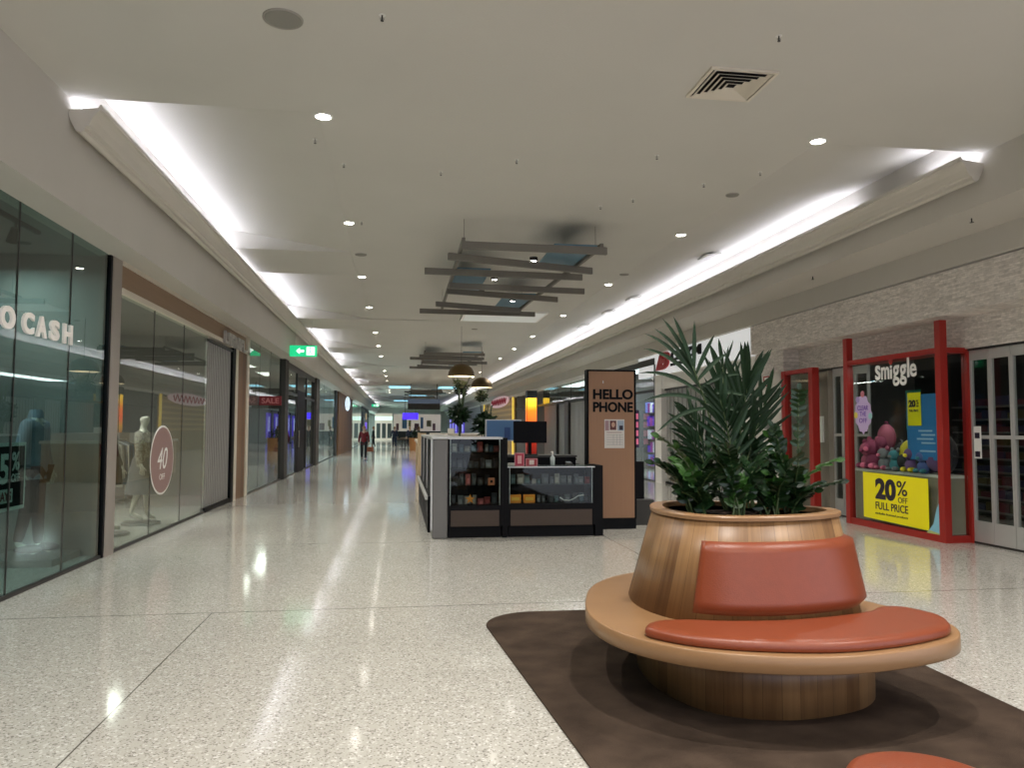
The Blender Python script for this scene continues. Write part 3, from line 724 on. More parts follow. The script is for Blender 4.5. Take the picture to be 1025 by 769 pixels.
# ------------------------------------------------------------------ left shops beyond
glazing('window_3', -3.6, [19.1, 20.8, 22.5, 24.6], .02, 3.75, M['gl2'], 1)
struct('trim_11', MB().box(-4.0, -3.5, 24.75, 25.45, 0, 3.75), M['char'])
def shopframe(name, y0, y1, x=-3.62, door=None, m='dark'):
    f = MB().box(x-.04, x+.04, y0, y1, 3.55, 3.75)
    n = max(1, int((y1-y0)/2.4))
    for i in range(n+1):
        y = y0+(y1-y0)*i/n; f.box(x-.04, x+.04, y-.05, y+.05, 0, 3.55)
    f.box(x-.04, x+.04, y0, y1, 2.72, 2.80)
    return struct(name, f, M[m])
shopframe('trim_12', 25.5, 34.0)
glazing('window_4', -3.62, [25.55, 28.2], .02, 3.55, M['gl2'], 1)
glazing('window_5', -3.62, [30.6, 33.9], .02, 3.55, M['gl2'], 1)
t = thing('door_leaf', (-3.72, 29.4, 0), 'tall black open shop door leaf beyond the charcoal pillar', 'door')
MB().box(-.35, .15, -1.1, 1.1, .02, 2.95).build('leaf', M['black'], t)
MB().cyl((.19, -.9, .9), (.19, -.9, 1.5), .02, n=8).build('handle', M['steel'], t)
struct('trim_13', MB().box(-3.75, -3.5, 34.0, 35.3, 0, 3.75), cm((.05, .04, .032), .5))
glazing('window_6', -3.62, [35.3, 38.5, 41.8, 45.2], .02, 3.7, M['gl2'], 1)
struct('trim_14', MB().box(-3.72, -3.55, 45.2, 46.0, 0, 3.75), M['dark'])
struct('trim_15', MB().box(-3.75, -3.5, 46.4, 60.2, 0, 3.75), M['shopwoodv'])
glazing('window_7', -3.62, [60.6, 66., 71.5, 77.], .02, 3.7, M['gl2'], 1)
glazing('window_8', -3.62, [77.2, 82., 88., 95.], .02, 3.7, M['gl2'], 1)
glazing('window_9', -3.62, [95.2, 105., 114., 124.], .02, 3.7, M['gl2'], 1)
shopframe('trim_16', 77.2, 95.)
# lens shaped white sign on the timber front
t = thing('blade_sign', (-3.25, 50.5, 3.15), 'white illuminated oval blade sign sticking out above timber shopfront', 'sign')
P = [(.16*math.cos(a*PI/16), .46*math.sin(a*PI/16)) for a in range(32)]
MB().prism(P, -.06, .06, 'y').build('face', cm((.7, .85, .95), .4, .6), t)
MB().box(-.45, -.2, -.02, .02, -.03, .03).build('bracket', M['dark'], t)
# exit signs
def exitsign(x, y, z, w, h, label):
    t = thing('exit_sign', (x, y, z), label, 'exit sign')
    MB().box(-w/2, w/2, -.03, .03, 0, h).build('housing', M['signgreen'], t, bevel=.008)
    # running figure and arrow and door, as white relief
    q = -.034
    r = MB().box(w*.12, w*.42, q, -.03, h*.14, h*.86); r.build('door_pictogram', M['signwhite'], t)
    a = MB().prism([(-w*.26, h*.5), (-w*.13, h*.78), (-w*.13, h*.6), (.02, h*.6), (.02, h*.4), (-w*.13, h*.4), (-w*.13, h*.22)], q, -.03, 'y'); a.build('arrow', M['signwhite'], t)
    m_ = MB().ball((w*.26, q-.002, h*.74), h*.07, 10, 6, (1, .1, 1))
    m_.tube([(w*.27, q-.002, h*.62), (w*.25, q-.002, h*.42), (w*.19, q-.002, h*.28), (w*.15, q-.002, h*.28)], h*.04, 5)
    m_.tube([(w*.25, q-.002, h*.42), (w*.31, q-.002, h*.34), (w*.33, q-.002, h*.2)], h*.04, 5)
    m_.tube([(w*.2, q-.002, h*.5), (w*.27, q-.002, h*.58), (w*.34, q-.002, h*.52)], h*.03, 5)
    m_.build('running_figure', M['signgreen'], t)
    for sx in (-.3, .3): MB().cyl((sx*w, 0, h), (sx*w, 0, 4.8-z), .006, n=5).build('hanger', M['steel'], t)
exitsign(-2.79, 23.2, 3.69, .78, .33, 'green exit sign hanging by the left wall, the near large one')
exitsign(-2.5, 85., 3.9, .8, .3, 'green exit sign hanging far along the left wall')
# red SALE blade sign
t = thing('sale_sign', (-3.3, 20.7, 2.3), 'small dark red SALE sign projecting beside the charcoal pillar', 'sign')
MB().box(-.28, .28, -.03, .03, -.12, .12).build('board', M['darkred'], t)
text('SALE', 'word', cm((.6, .2, .2), .5, .05), (-.22, -.03, -.07), .44, .14, 'S', .004, t, .02)
# goods and racks in the left shops
def shelves(x, y0, y1, z1, face, label, cols, n=4, depth=.4, seed=1, es=0., back='shopdark'):
    t = thing('shop_shelving', (x, (y0+y1)/2, 0), label, 'shelving')
    L_ = y1-y0
    f = MB().box(-.03*face-.02, -.03*face+.02, -L_/2, L_/2, 0, z1)
    f.build('back_panel', M[back], t)
    xa, xb = sorted((0, face*depth))
    for i in range(n):
        z = .1+(z1-.15)*i/n
        MB().box(xa, xb, -L_/2, L_/2, z, z+.03).build('shelf', M['white'] if back != 'shopdark' else M['greypanel'], t)
    rnd = random.Random(seed)
    for i in range(n):
        z = .131+(z1-.15)*i/n; hmax = (z1-.15)/n-.06; y = -L_/2+.05
        byc = {}
        while y < L_/2-.2:
            w_ = .12+.2*rnd.random(); h_ = hmax*(.5+.45*rnd.random()); cl = rnd.choice(cols)
            byc.setdefault(cl, MB()).box(xa+.06, xb-.04, y, y+w_, z, z+h_); y += w_+.03
        for cl, mb in byc.items():
            o = mb.build('packed_goods', cm(cl, .5, es), t, bevel=.0); o['kind'] = 'stuff'
    return t
BL = [(.05, .15, .4), (.5, .6, .7), (.02, .05, .12), (.3, .12, .08), (.12, .3, .4)]
shelves(-6.6, 35.6, 45.6, 3.3, 1, 'blue lit wall of shelved goods in the far left shop window', BL, 6, seed=2)
shelves(-6.8, 25.6, 34.2, 2.4, 1, 'shelved goods deep inside the shop behind the black door leaf', [(.4, .3, .2), (.1, .12, .14), (.5, .5, .5)], 4, seed=3)
shelves(-8.2, 20., 24.5, 2.2, 1, 'low shelved goods deep in the glass fronted shop before the charcoal pillar', [(.35, .05, .04), (.2, .2, .2), (.05, .12, .15)], 4, seed=4)
shelves(-6.6, 61., 76.5, 3.2, 1, 'bright shelved goods in the distant left shop', [(.7, .75, .8), (.5, .6, .7), (.3, .4, .6)], 5, seed=5, back='white')
shelves(-6.6, 78., 94., 3.2, 1, 'shelved goods in the distant shop beside the white lit one', [(.7, .4, .1), (.3, .3, .6), (.6, .6, .6)], 5, seed=6, back='white')
shelves(-6.8, 96., 123., 3.2, 1, 'pale green lit goods in the farthest left shop', [(.5, .8, .7), (.6, .7, .7), (.3, .5, .5)], 4, seed=7, back='white')
def shoplight(x, y, z, sx, sy, e, col=(1, 1, 1)):
    l = bpy.data.lights.new('shop_light', 'AREA'); l.shape = 'RECTANGLE'; l.size = sx; l.size_y = sy; l.energy = e; l.color = col
    q = bpy.data.objects.new('shop_light', l); COL.objects.link(q); q.location = (x, y, z)
def panel_lamp(x, y, z, sx, sy, e, es, col, label):
    t = thing('shop_ceiling_light', (x, y, z), label, 'ceiling light')
    MB().box(-sx/2, sx/2, -sy/2, sy/2, -.04, 0).build('housing', M['white'], t)
    MB().box(-sx/2+.04, sx/2-.04, -sy/2+.04, sy/2-.04, -.05, -.04).build('diffuser', cm(col, .5, es), t)
    shoplight(x, y, z-.06, sx*.9, sy*.9, e, col)
LP = [(-5.2, 27., .5, 2., 50, 'behind the charcoal pillar'), (-5.2, 31.5, .5, 2., 50, 'by the black door leaf'), (-4.9, 40.3, .8, 8.5, 340, 'over the blue lit window'), (-5., 68.5, 1., 14., 700, 'in the white lit distant shop'), (-5., 86., .8, 14., 300, 'in the framed distant shop'), (-5., 110., 1., 25., 1500, 'in the farthest left shop'), (-6., 22., .4, 2., 40, 'before the charcoal pillar')]
for x, y, sx, sy, e, w_ in LP:
    panel_lamp(x, y, 3.76, sx, sy, e, 2.2, (.75, .92, 1.) if y > 35 else (1., 1., .95), 'ceiling light panel of the left shop '+w_)
shoplight(-6.0, 7.2, 3.6, .3, 3, 70, (.9, 1, 1)); shoplight(-4.6, 9.6, 3.6, .2, .8, 22, (.9, 1, 1)); shoplight(-5.4, 13.5, 3.6, .5, 5, 190, (1, .97, .9))
# posters on the far left wall, lit
t = thing('poster', (-3.48, 84., 1.9), 'dark lit poster with a fair haired face and violet text on the far left', 'poster')
MB().box(0, .04, -2.6, 2.6, -1., 1.4).build('panel', cm((.02, .015, .05), .4), t)
MB().box(.04, .05, -1.2, 1.2, .6, 1.25).build('portrait_patch', cm((.5, .35, .15), .5, .5), t)
MB().box(.04, .05, -2.2, 2.2, -.4, .3).build('violet_patch', cm((.15, .08, .6), .5, .9), t)

# ------------------------------------------------------------------ right side near: brick fascia, walls
struct('wall_right_fascia', MB().box(7.6, 8.05, 3., 15.8, 3.22, 3.83), M['brick'])
struct('wall_right_recess', MB().box(8.05, 8.2, 3., 14.6, 2.76, 3.22).box(7.72, 8.2, 14.6, 15.84, 2.76, 3.22), M['brick'])
w = MB().box(7.62, 8.2, 14.55, 15.85, 0, 2.76)           # pale wall beside the left window
struct('wall_right_pier', w, M['wall'])
struct('wall_right_lining', MB().box(12.9, 13.1, 2, Y1, 0, 4).box(7.75, 13, 15.85, Y1, 3.9, 4.05).box(8.2, 13, 2, 15.85, 3.2, 3.4).box(8.2, 13, 2.9, 3.0, 0, 3.3), M['shopwall'])
pt = MB()
for y in (15.9, 22.4, 31.0, 50.3, 69., 90., 124.8): pt.box(7.75, 13, y-.05, y+.05, 0, 3.95)
struct('wall_right_partitions', pt, M['shopwall'])
t = thing('far_shopfront', (-1.7, 101., 0), 'cream lit shopfront with dark window squares at the far left end', 'shopfront')
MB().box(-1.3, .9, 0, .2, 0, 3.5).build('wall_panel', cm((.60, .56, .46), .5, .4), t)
for a in (-1.1, -.4, .3): MB().box(a, a+.5, -.03, 0, .3, 2.2).build('window_square', cm((.12, .14, .13), .4), t)
MB().box(-1.3, .9, -.05, 0, 2.6, 3.1).build('sign_band', cm((.7, .9, .8), .4, .7), t)
struct('wall_end', MB().box(-9, 13, 124.9, 125.1, 0, 5.6), M['wall'])
struct('wall_right_back', MB().box(11.5, 11.6, 3, 15.8, 0, 3.3), M['shopdark'])

# ------------------------------------------------------------------ toy shop window box
t = thing('display_window', (7.7, 11.15, 0), 'red framed shop display window with yellow 20% poster on the right', 'display window')
def L3(x, y, z): return (x-7.7, y-11.15, z)
fr = MB()
for y in (9.99, 12.3):
    MB().box(-.06, .05, y-11.15-.06, y-11.15+.06, 0, 3.17).build('post', M['red'], t, bevel=.004)
MB().box(-.05, .05, -1.1, 1.09, 2.70, 2.78).build('top_rail', M['red'], t)
MB().box(-.05, .05, -1.1, 1.09, 0, .10).build('bottom_rail', M['red'], t)
MB().box(.05, .42, -1.20, -1.12, 2.70, 2.78).build('top_rail', M['red'], t)
MB().box(.05, .42, -1.20, -1.12, 0, .10).build('bottom_rail', M['red'], t)
MB().box(.36, .44, -1.22, -1.10, 0, 2.78).build('post', M['red'], t)
MB().box(-.01, .0, -1.1, 1.09, .1, 2.7).build('front_pane', M['gl3'], t)
MB().box(.05, .36, -1.165, -1.155, .1, 2.7).build('side_pane', M['gl3'], t)
MB().box(.06, .42, -1.10, 1.09, .10, .90).build('plinth', cm((.36, .31, .24), .6), t)
MB().box(.05, .46, -1.10, 1.12, .90, .94).build('plinth_top', M['white'], t)
MB().box(.05, .46, -1.1, 1.1, 2.72, 2.78).build('roof', M['red'], t)
# window script logo: letters built one by one in blocky shapes
t = thing('shop_logo', (7.685, 11.52, 2.28), 'white smiggle logo on the dark glass of the red framed window', 'sign')
x = 0.
for ch, a, w_, z0, h_ in (('s', 0, .14, .1, .19), ('m', .16, .2, .1, .16), ('i', .385, .05, .1, .17), ('g', .45, .16, .0, .26), ('g', .62, .16, .0, .26), ('l', .80, .05, .1, .26), ('e', .86, .15, .1, .16)):
    text(ch, 'letter', M['whiteink'], (0, -a, z0*1.2), w_*1.02, h_*1.25, 'W', .004, t, .02)
MB().ball((-.003, -.41, .40), .055, 14, 8, (.05, 1, 1)).build('red_dot', M['red'], t, smooth=True)
MB().box(-.003, 0, .03, .12, .1, .12).build('dash', cm((.2, .5, .7)), t)
# posters
t = thing('sale_poster', (7.66, 11.88, .1), 'large yellow poster reading 20% OFF FULL PRICE low in the window', 'poster')
MB().prism([(0, .06), (0, .80), (-1.585, .78), (-1.585, .03)], 0, .008, 'x').build('sheet', M['yellow'], t)
def W(b, y, z, w, h, m='ink', bo=.0, T=t, x=0., sh=0): return text(b, 'word', M[m], (x, y, z), w, h, 'W', .004, T, bo, sh)
W('20', -.33, .38, .52, .34, bo=.05); W('%', -.87, .48, .25, .23, bo=.01); W('OFF', -.9, .37, .22, .085)
W('FULL PRICE', -.33, .22, .80, .12, bo=.012); W('excludes licensed products', -.32, .13, .80, .045)
t = thing('sale_poster', (7.73, 10.8, 1.66), 'small yellow 20% OFF poster fixed on a blue sheet in the window', 'poster')
MB().box(0, .006, -.3, .0, 0, .50).build('sheet', M['yellow'], t)
text('20', 'word', M['ink'], (0, -.03, .28), .16, .11, 'W', .004, t, .05); text('%', 'word', M['ink'], (0, -.2, .32), .06, .07, 'W', .004, t)
text('OFF', 'word', M['ink'], (0, -.2, .28), .06, .03, 'W', .004, t); text('FULL PRICE', 'word', M['ink'], (0, -.04, .21), .21, .035, 'W', .004, t, .01)
t = thing('blue_poster', (7.745, 10.72, 1.15), 'tall bright blue poster behind the small yellow one in the window', 'poster')
MB().box(0, .006, -.6, .12, 0, .98).build('sheet', M['blueposter'], t)
MB().box(.002, .008, -.20, .14, .45, 1.05).build('green_edge', cm((.0, .12, .10)), t)
for z, y, w_ in ((.42, -.14, .3), (.36, -.2, .3), (.30, -.1, .36), (.24, -.2, .3), (.12, -.16, .34)):
    MB().box(-.003, 0, y-w_, y, z, z+.025).build('text_line', cm((.4, .6, .85)), t)
t = thing('window_decal', (7.688, 11.88, 1.86), 'lavender diamond decal with purple words at left of the red framed window', 'window sticker')
P = []
for a in range(48):
    q = a*2*PI/48; r = 1+.06*math.cos(12*q); cx, cy = math.cos(q), math.sin(q)
    P.append((.24*abs(cx)**1.3*math.copysign(1, cx)*r, .33*abs(cy)**1.3*math.copysign(1, cy)*r))
MB().prism(P, -.003, 0, 'x').build('sheet', M['lavender'], t)
for z, s_, w_ in ((.06, 'CLEAR', .3), (-.04, 'THE', .18), (-.15, 'OFF', .22)): text(s_, 'word', cm((.15, .05, .4)), (-.003, w_/2, z), w_, .08, 'W', .003, t, .01)
for y, z, cl in ((-.0, .33, (.6, .2, .25)), (.14, .24, (.4, .3, .6)), (.2, -.02, (.7, .6, .1)), (-.2, -.04, (.3, .6, .6))): MB().ball((-.004, y, z), .055, 12, 6, (.06, 1, 1)).build('badge', cm(cl), t, smooth=True)
t = thing('window_card', (7.66, 10.32, .02), 'small light blue card leaning at the foot of the red window post', 'card')
MB().prism([(0, .1), (-.26, .08), (-.26, .55), (-.2, .45), (-.12, .22)], 0, .006, 'x').build('sheet', cm((.25, .55, .7)), t)
MB().prism([(.03, .08), (-.24, .06), (-.24, .1), (-.05, .12)], -.004, 0, 'x').build('green_band', cm((.45, .55, .2)), t)
# toys on the plinth: backpacks and plush
def backpack(p, c1, c2, s, rz, label):
    t = thing('backpack', p, label, 'backpack', rotz=rz)
    MB().ball((0, 0, .2*s), .2*s, 16, 10, (.8, .55, 1)).build('bag_body', cm(c1, .6), t, smooth=True)
    MB().ball((0, -.085*s, .13*s), .12*s, 14, 8, (.95, .5, .8)).build('pocket', cm(c2, .6), t, smooth=True)
    MB().tube([(-.04*s, 0, .38*s), (-.03*s, 0, .43*s), (.03*s, 0, .43*s), (.04*s, 0, .38*s)], .01*s, 6).build('handle', cm(c2, .6), t)
    MB().tube([(-.1*s, .06*s, .36*s), (-.12*s, .14*s, .2*s), (-.09*s, .1*s, .05*s)], .014*s, 6).build('strap', cm(c2, .6), t)
def plush(p, c1, c2, s, rz, label):
    t = thing('plush_toy', p, label, 'plush toy', rotz=rz)
    MB().ball((0, 0, .09*s), .1*s, 14, 9, (1, .85, .95)).build('toy_body', cm(c1, .8), t, smooth=True)
    MB().ball((0, -.02*s, .23*s), .085*s, 14, 9, (1.1, .95, .95)).build('head', cm(c1, .8), t, smooth=True)
    for s_ in (-1, 1):
        MB().ball((s_*.07*s, -.01*s, .31*s), .035*s, 10, 7, (1, .6, 1)).build('ear', cm(c2, .8), t, smooth=True)
        MB().ball((s_*.07*s, -.07*s, .04*s), .04*s, 10, 7, (.9, 1.3, .8)).build('paw', cm(c2, .8), t, smooth=True)
    MB().ball((0, -.10*s, .215*s), .03*s, 10, 7, (1.2, .7, .8)).build('muzzle', cm(c2, .8), t, smooth=True)
RZ = -PI/2
pk, dpk, ye, pu, bk, tq, gy = (.5, .12, .2), (.3, .05, .12), (.55, .48, .02), (.16, .08, .22), (.02, .02, .025), (.06, .25, .3), (.2, .2, .22)
backpack((7.93, 11.62, 1.25), pk, dpk, 1.1, RZ, 'round pink backpack topmost in the toy display')
backpack((7.95, 11.60, .94), dpk, pk, .85, RZ+.2, 'dark pink backpack under the round pink one')
backpack((7.93, 11.05, .94), ye, bk, 1.25, RZ, 'yellow and black backpack in the middle of the toy display')
backpack((7.95, 10.62, .94), pu, bk, 1.3, RZ+.15, 'dark purple backpack by the blue poster')
backpack((7.95, 10.33, .94), bk, pu, 1.5, RZ, 'tall black backpack at the right end of the toy display')
backpack((7.98, 11.32, .94), bk, gy, 1.15, RZ-.2, 'black and grey backpack between the pink and yellow ones')
for i, (y, x, c1, c2, s_, w_) in enumerate(((12.0, 7.86, pk, dpk, 1.0, 'pink plush toy at the far left of the display'), (11.82, 7.84, dpk, pk, 1.1, 'dark pink plush toy second from the left'), (11.52, 7.82, gy, pk, .8, 'grey plush toy with pink ears in front of the pink bags'), (11.24, 7.82, tq, gy, .75, 'teal plush toy left of the yellow backpack'), (10.84, 7.82, pu, ye, .85, 'purple plush toy with yellow ears'), (10.58, 7.82, (.1, .15, .4), tq, .75, 'blue plush toy with teal ears'))):
    plush((x, y, .94), c1, c2, s_*1.45, RZ, w_)
# shelves in the dark toy shop
shelves(10.6, 5., 9.4, 1.5, -1, 'low colourful shelves behind the silver folding doors on the far right', [(.5, .05, .1), (.5, .4, .05), (.05, .15, .5), (.35, .1, .25)], 4, .5, 11)
shelves(10.9, 10.4, 13.5, 2.3, -1, 'dark wall shelves inside the toy shop behind the display', [(.12, .03, .04), (.05, .05, .1), (.1, .08, .03)], 9, .3, 12)
tag(MB().box(9.2, 10.0, 6., 9.2, 0, .72).build('display_counter', cm((.25, .1, .1)), bevel=.01), 'low reddish display counter behind the silver folding doors', 'counter')
shoplight(9.8, 9.5, 3.1, .5, 4, 9, (1, .95, .9)); shoplight(7.9, 11.2, 2.68, .1, 1.6, 4.5, (1, .95, .9))

def folding_doors(name, x, ys, z1, label, mid=1.5):
    t = thing(name, (x, (ys[0]+ys[-1])/2, 0), label, 'folding door')
    yc = (ys[0]+ys[-1])/2
    for a, b in zip(ys, ys[1:]):
        a -= yc; b -= yc; w_ = .035
        p = MB().box(-.025, .025, a+.004, a+w_, .03, z1).box(-.025, .025, b-w_, b-.004, .03, z1)
        p.box(-.025, .025, a+w_, b-w_, .03, .32).box(-.025, .025, a+w_, b-w_, z1-.14, z1).box(-.025, .025, a+w_, b-w_, mid-.025, mid+.025)
        o = p.build('panel', M['silver'], t)
        MB().box(-.004, .004, a+w_, b-w_, .32, z1-.14).build('pane', M['gl3'], o)
    MB().box(-.05, .05, ys[0]-yc, ys[-1]-yc, z1, z1+.03).build('top_track', M['dark'], t)
    MB().box(-.03, .03, ys[0]-yc, ys[-1]-yc, 0, .03).build('floor_track', M['dark'], t)
    return t
folding_doors('folding_doors', 8.12, [5.0+.38*i for i in range(14)], 2.73, 'silver folding security doors right of the red framed window')
folding_doors('folding_doors', 8.12, [12.35, 12.75, 13.15, 13.45], 2.73, 'narrow silver folding doors between the two red framed windows')
t = thing('door_notice', (8.05, 9.75, 1.2), 'small white and black notice on the silver doors beside the red post', 'notice')
MB().box(0, .01, -.05, .08, 0, .45).build('sheet', M['whiteink'], t)
MB().box(-.003, 0, -.03, .06, .28, .36).box(-.003, 0, -.03, .06, .02, .1).build('print_block', M['ink'], t)
# second red framed window
t = thing('display_window', (7.7, 13.95, 0), 'narrow red framed empty shop window left of the display', 'display window')
for y in (-.52, .52): MB().box(-.07, .07, y-.07, y+.07, 0, 2.76).build('post', M['red'], t, bevel=.004)
MB().box(-.06, .06, -.5, .5, 2.68, 2.76).build('top_rail', M['red'], t)
MB().box(-.06, .06, -.5, .5, 0, .1).build('bottom_rail', M['red'], t)
MB().box(-.005, .005, -.46, .46, .1, 2.68).build('pane', M['gl3'], t)
MB().box(.30, .40, -.5, .5, 0, 2.7).build('back_panel', cm((.30, .27, .22), .7), t)
MB().box(.28, .30, -.34, -.16, 1.35, 1.85).build('notice', M['whiteink'], t)
# fixtures on the pale pier
t = thing('fire_hose_sign', (7.6, 15.1, 2.6), 'small red and white fire sign high on the pale wall', 'sign')
MB().box(0, .01, -.14, .14, -.12, .12).build('plate', M['whiteink'], t)
MB().box(-.004, 0, -.13, -.09, -.11, .11).box(-.004, 0, .09, .13, -.11, .11).box(-.004, 0, -.09, .09, .08, .11).box(-.004, 0, -.09, .09, -.11, -.08).build('border', M['red'], t)
tag(MB().box(7.58, 7.62, 14.95, 15.2, 1.6, 1.82).build('wall_box', M['greypanel'], bevel=.004), 'small grey control box on the pale wall', 'control box')
t = thing('lettering_panel', (7.6, 15.35, 0.02), 'white lettering panel glimpsed low between the plants', 'sign')
MB().box(0, .015, -.5, .5, 0, 1.3).build('panel', M['whiteink'], t)
# ------------------------------------------------------------------ right shops beyond
# white shop with red and black script sign
struct('trim_20', MB().box(7.68, 7.95, 15.85, 24.0, 3.2, 3.9), mat('white_fascia_glow', (.8, .8, .78), .5, emit=(.95, .97, 1), es=.28))  # white fascia given a faint glow, standing in for light shining on it
struct('trim_21', MB().box(7.7, 7.95, 15.85, 22.0, 2.78, 3.2).box(7.7, 7.95, 15.85, 16.3, 0, 2.78).box(7.66, 7.95, 21.8, 22.35, 0, 3.2), M['white'])
concertina('concertina_shutter', 7.82, 16.3, 21.8, .06, 2.73, .16, 'wide pale concertina shutter of the white shop behind the palm', depth=.05)
t = thing('shop_sign', (7.66, 22.15, 3.3), 'red B emblem and black lettered sign on white shop fascia', 'sign')
text('B', 'emblem', cm((.45, .02, .03)), (0, 0., .03), 1.15, .50, 'W', .05, t, .06, .3)
text('CAZM', 'word', M['black'], (0, -1.25, .22), 2.2, .27, 'W', .04, t, .04)
for i in range(9): MB().box(-.04, 0, -1.25-.2*i-.11, -1.25-.2*i, .08, .17 if i % 2 else .15).build('small_letter', M['black'], t)
shopframe('trim_22', 22.4, 31.0, 7.7)
struct('trim_23', MB().box(7.62, 8., 24., 50.3, 3.72, 3.9).box(7.62, 8., 50.3, 124., 3.7, 3.9), M['white'])
glazing('window_10', 7.72, [22.45, 24.6, 26.7, 28.8, 30.95], .02, 3.55, M['gl2'], -1)
glazing('window_11', 7.72, [31.05, 34., 37., 40.8], 2.9, 3.7, M['gl2'], -1)
struct('trim_24', MB().box(7.66, 7.78, 31., 50.2, 2.82, 2.9).box(7.66, 7.78, 30.9, 31.1, 0, 3.7).box(7.66, 7.78, 37., 37.3, 0, 2.9).box(7.66, 7.78, 34.4, 35.2, 0, 2.9), M['dark'])
concertina('concertina_shutter', 7.8, 31.1, 34.4, .06, 2.78, .12, 'silver concertina shutter of the far right shop, nearer to the phone kiosk', depth=.06)
concertina('concertina_shutter', 7.8, 35.2, 40.8, .06, 2.78, .12, 'long silver concertina shutter next to the orange column', depth=.06)
panel_lamp(9., 27., 3.85, 1., 6., 200, 2.5, (.85, .95, 1.), 'ceiling light panel of the right shop with violet display')
panel_lamp(9., 36., 3.85, 1., 8., 200, 2.5, (.85, .95, 1.), 'ceiling light panel behind the silver shutters')
shelves(10.5, 23., 30.5, 2.8, -1, 'violet and blue lit shelved goods in the right shop beyond the phone board', [(.12, .05, .5), (.25, .3, .8), (.6, .6, .7), (.3, .05, .3)], 5, .5, 21, .35)
t = thing('banner', (7.55, 24.2, 1.6), 'tall dark violet banner with pink characters near the glass shop', 'banner')
MB().box(-.1, .1, -.3, .3, -.6, .6).build('cloth', cm((.06, .02, .08)), t); 
for i in range(4): MB().box(-.08, .08, -.304, -.3, -.5+.27*i, -.32+.27*i).build('character', cm((.6, .15, .25), .5, .4), t)
MB().cyl((0, 0, -1.6), (0, 0, -.6), .02, n=8).build('pole', M['steel'], t); MB().cyl((0, 0, -1.6), (0, 0, -1.57), .2, n=20).build('foot', M['dark'], t)
# orange column, lit
OR = gradient('sunset_print', [(0, (.06, .0, .0)), (.35, (.22, .01, .0)), (.5, (.5, .25, .01)), (.62, (.85, .10, .01)), (.78, (.9, .16, .01)), (.9, (.95, .5, .02)), (1, (.95, .6, .05))], 0, 3.3, 1.3)
t = thing('lit_column', (7.35, 42.5, 0), 'glowing yellow to orange to red column far down the right side', 'column')
MB().box(-.26, .26, -.3, .3, 0, 3.3).build('light_box', OR, t)
MB().box(-.28, .28, -.32, .32, 3.3, 3.7).build('cap', M['dark'], t)
for s_ in (-1, 1): MB().box(s_*.275-.015, s_*.275+.015, -.32, -.28, 0, 3.3).build('edge_trim', M['dark'], t)
# red script sign over the timber shop
t = thing('shop_sign', (7.45, 57., 3.55), 'pink red oval script shop sign far on the right fascia', 'sign')
P = [(5.2*math.cos(a*PI/20)*1., .42*math.sin(a*PI/20)) for a in range(40)]
MB().prism(P, -.05, 0, 'x').build('plate', cm((.75, .5, .52), .4, .25), t)
MB().tube([(-.06, 4.2-8.2*i/60, .02+.20*math.sin(i*.85)*(1 if i % 7 else 1.2)) for i in range(61)], .055, 5).build('script_stroke', cm((.5, .02, .06)), t)
t = thing('timber_shopfront', (7.6, 59.5, 0), 'yellow timber slatted shopfront far on the right', 'shopfront')
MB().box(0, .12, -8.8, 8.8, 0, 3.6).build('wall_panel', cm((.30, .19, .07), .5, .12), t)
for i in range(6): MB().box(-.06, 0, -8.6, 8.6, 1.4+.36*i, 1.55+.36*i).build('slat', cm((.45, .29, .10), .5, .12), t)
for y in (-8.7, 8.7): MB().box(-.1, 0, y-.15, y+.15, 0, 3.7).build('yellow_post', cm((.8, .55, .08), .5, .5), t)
for i in range(5):
    y = 92+i*5.5
    t = thing('lit_window_panel', (7.6, y, 0), 'glowing violet blue shop window panel far right, %s of five' % ORD[i], 'lit panel')
    MB().box(0, .1, -1.4, 1.4, .4, 3.3).build('screen', cm((.10, .06, .60), .4, .45), t)
    MB().box(-.03, 0, -.35, .35, 1.2, 2.9).build('bright_strip', cm((.45, .5, .8), .4, .6), t)
    MB().box(-.04, .1, 1.4, 1.9, 0, 3.6).build('mullion', M['dark'], t)
struct('wall_right_far', MB().box(7.72, 7.9, 69., 124., 0, 3.7), cm((.35, .34, .36), .7))

# ------------------------------------------------------------------ HELLO PHONE board
t = thing('sign_board', (3.39, 12.1, 0), 'tall wooden HELLO PHONE board with black edges at the kiosk', 'sign board')
MB().box(-.40, .41, -.08, .10, .16, 2.55).build('core', M['black'], t)
MB().box(-.375, .37, -.10, -.08, .18, 2.52).build('veneer_panel', M['boardwood'], t)
MB().box(-.38, .40, -.08, .12, 0, .16).build('plinth', M['black'], t)
text('HELLO', 'word', M['black'], (-.31, -.10, 2.07), .66, .165, 'S', .012, t, .036)
text('PHONE', 'word', M['black'], (-.31, -.10, 1.865), .66, .165, 'S', .012, t, .036)
MB().box(-.15, -.135, -.104, -.1, 2.33, 2.37).build('hook', M['silver'], t)
t = thing('price_notice', (3.43, 11.995, 1.29), 'printed price notice with small photos on the wooden board', 'notice')
MB().box(-.165, .165, -.004, 0, 0, .46).build('sheet', cm((.68, .64, .60), .5), t)
MB().box(-.155, -.09, -.006, -.004, .28, .44).build('photo', cm((.35, .22, .25)), t)
MB().box(-.075, .03, -.006, -.004, .29, .44).build('photo', cm((.12, .03, .03)), t)
MB().ball((-.02, -.006, .375), .03, 10, 6, (1, .1, 1.4)).build('face_patch', cm((.5, .3, .22)), t)
MB().box(.05, .155, -.006, -.004, .28, .44).build('photo', cm((.35, .42, .52)), t)
MB().box(.08, .14, -.008, -.006, .29, .36).build('dark_patch', M['ink'], t)
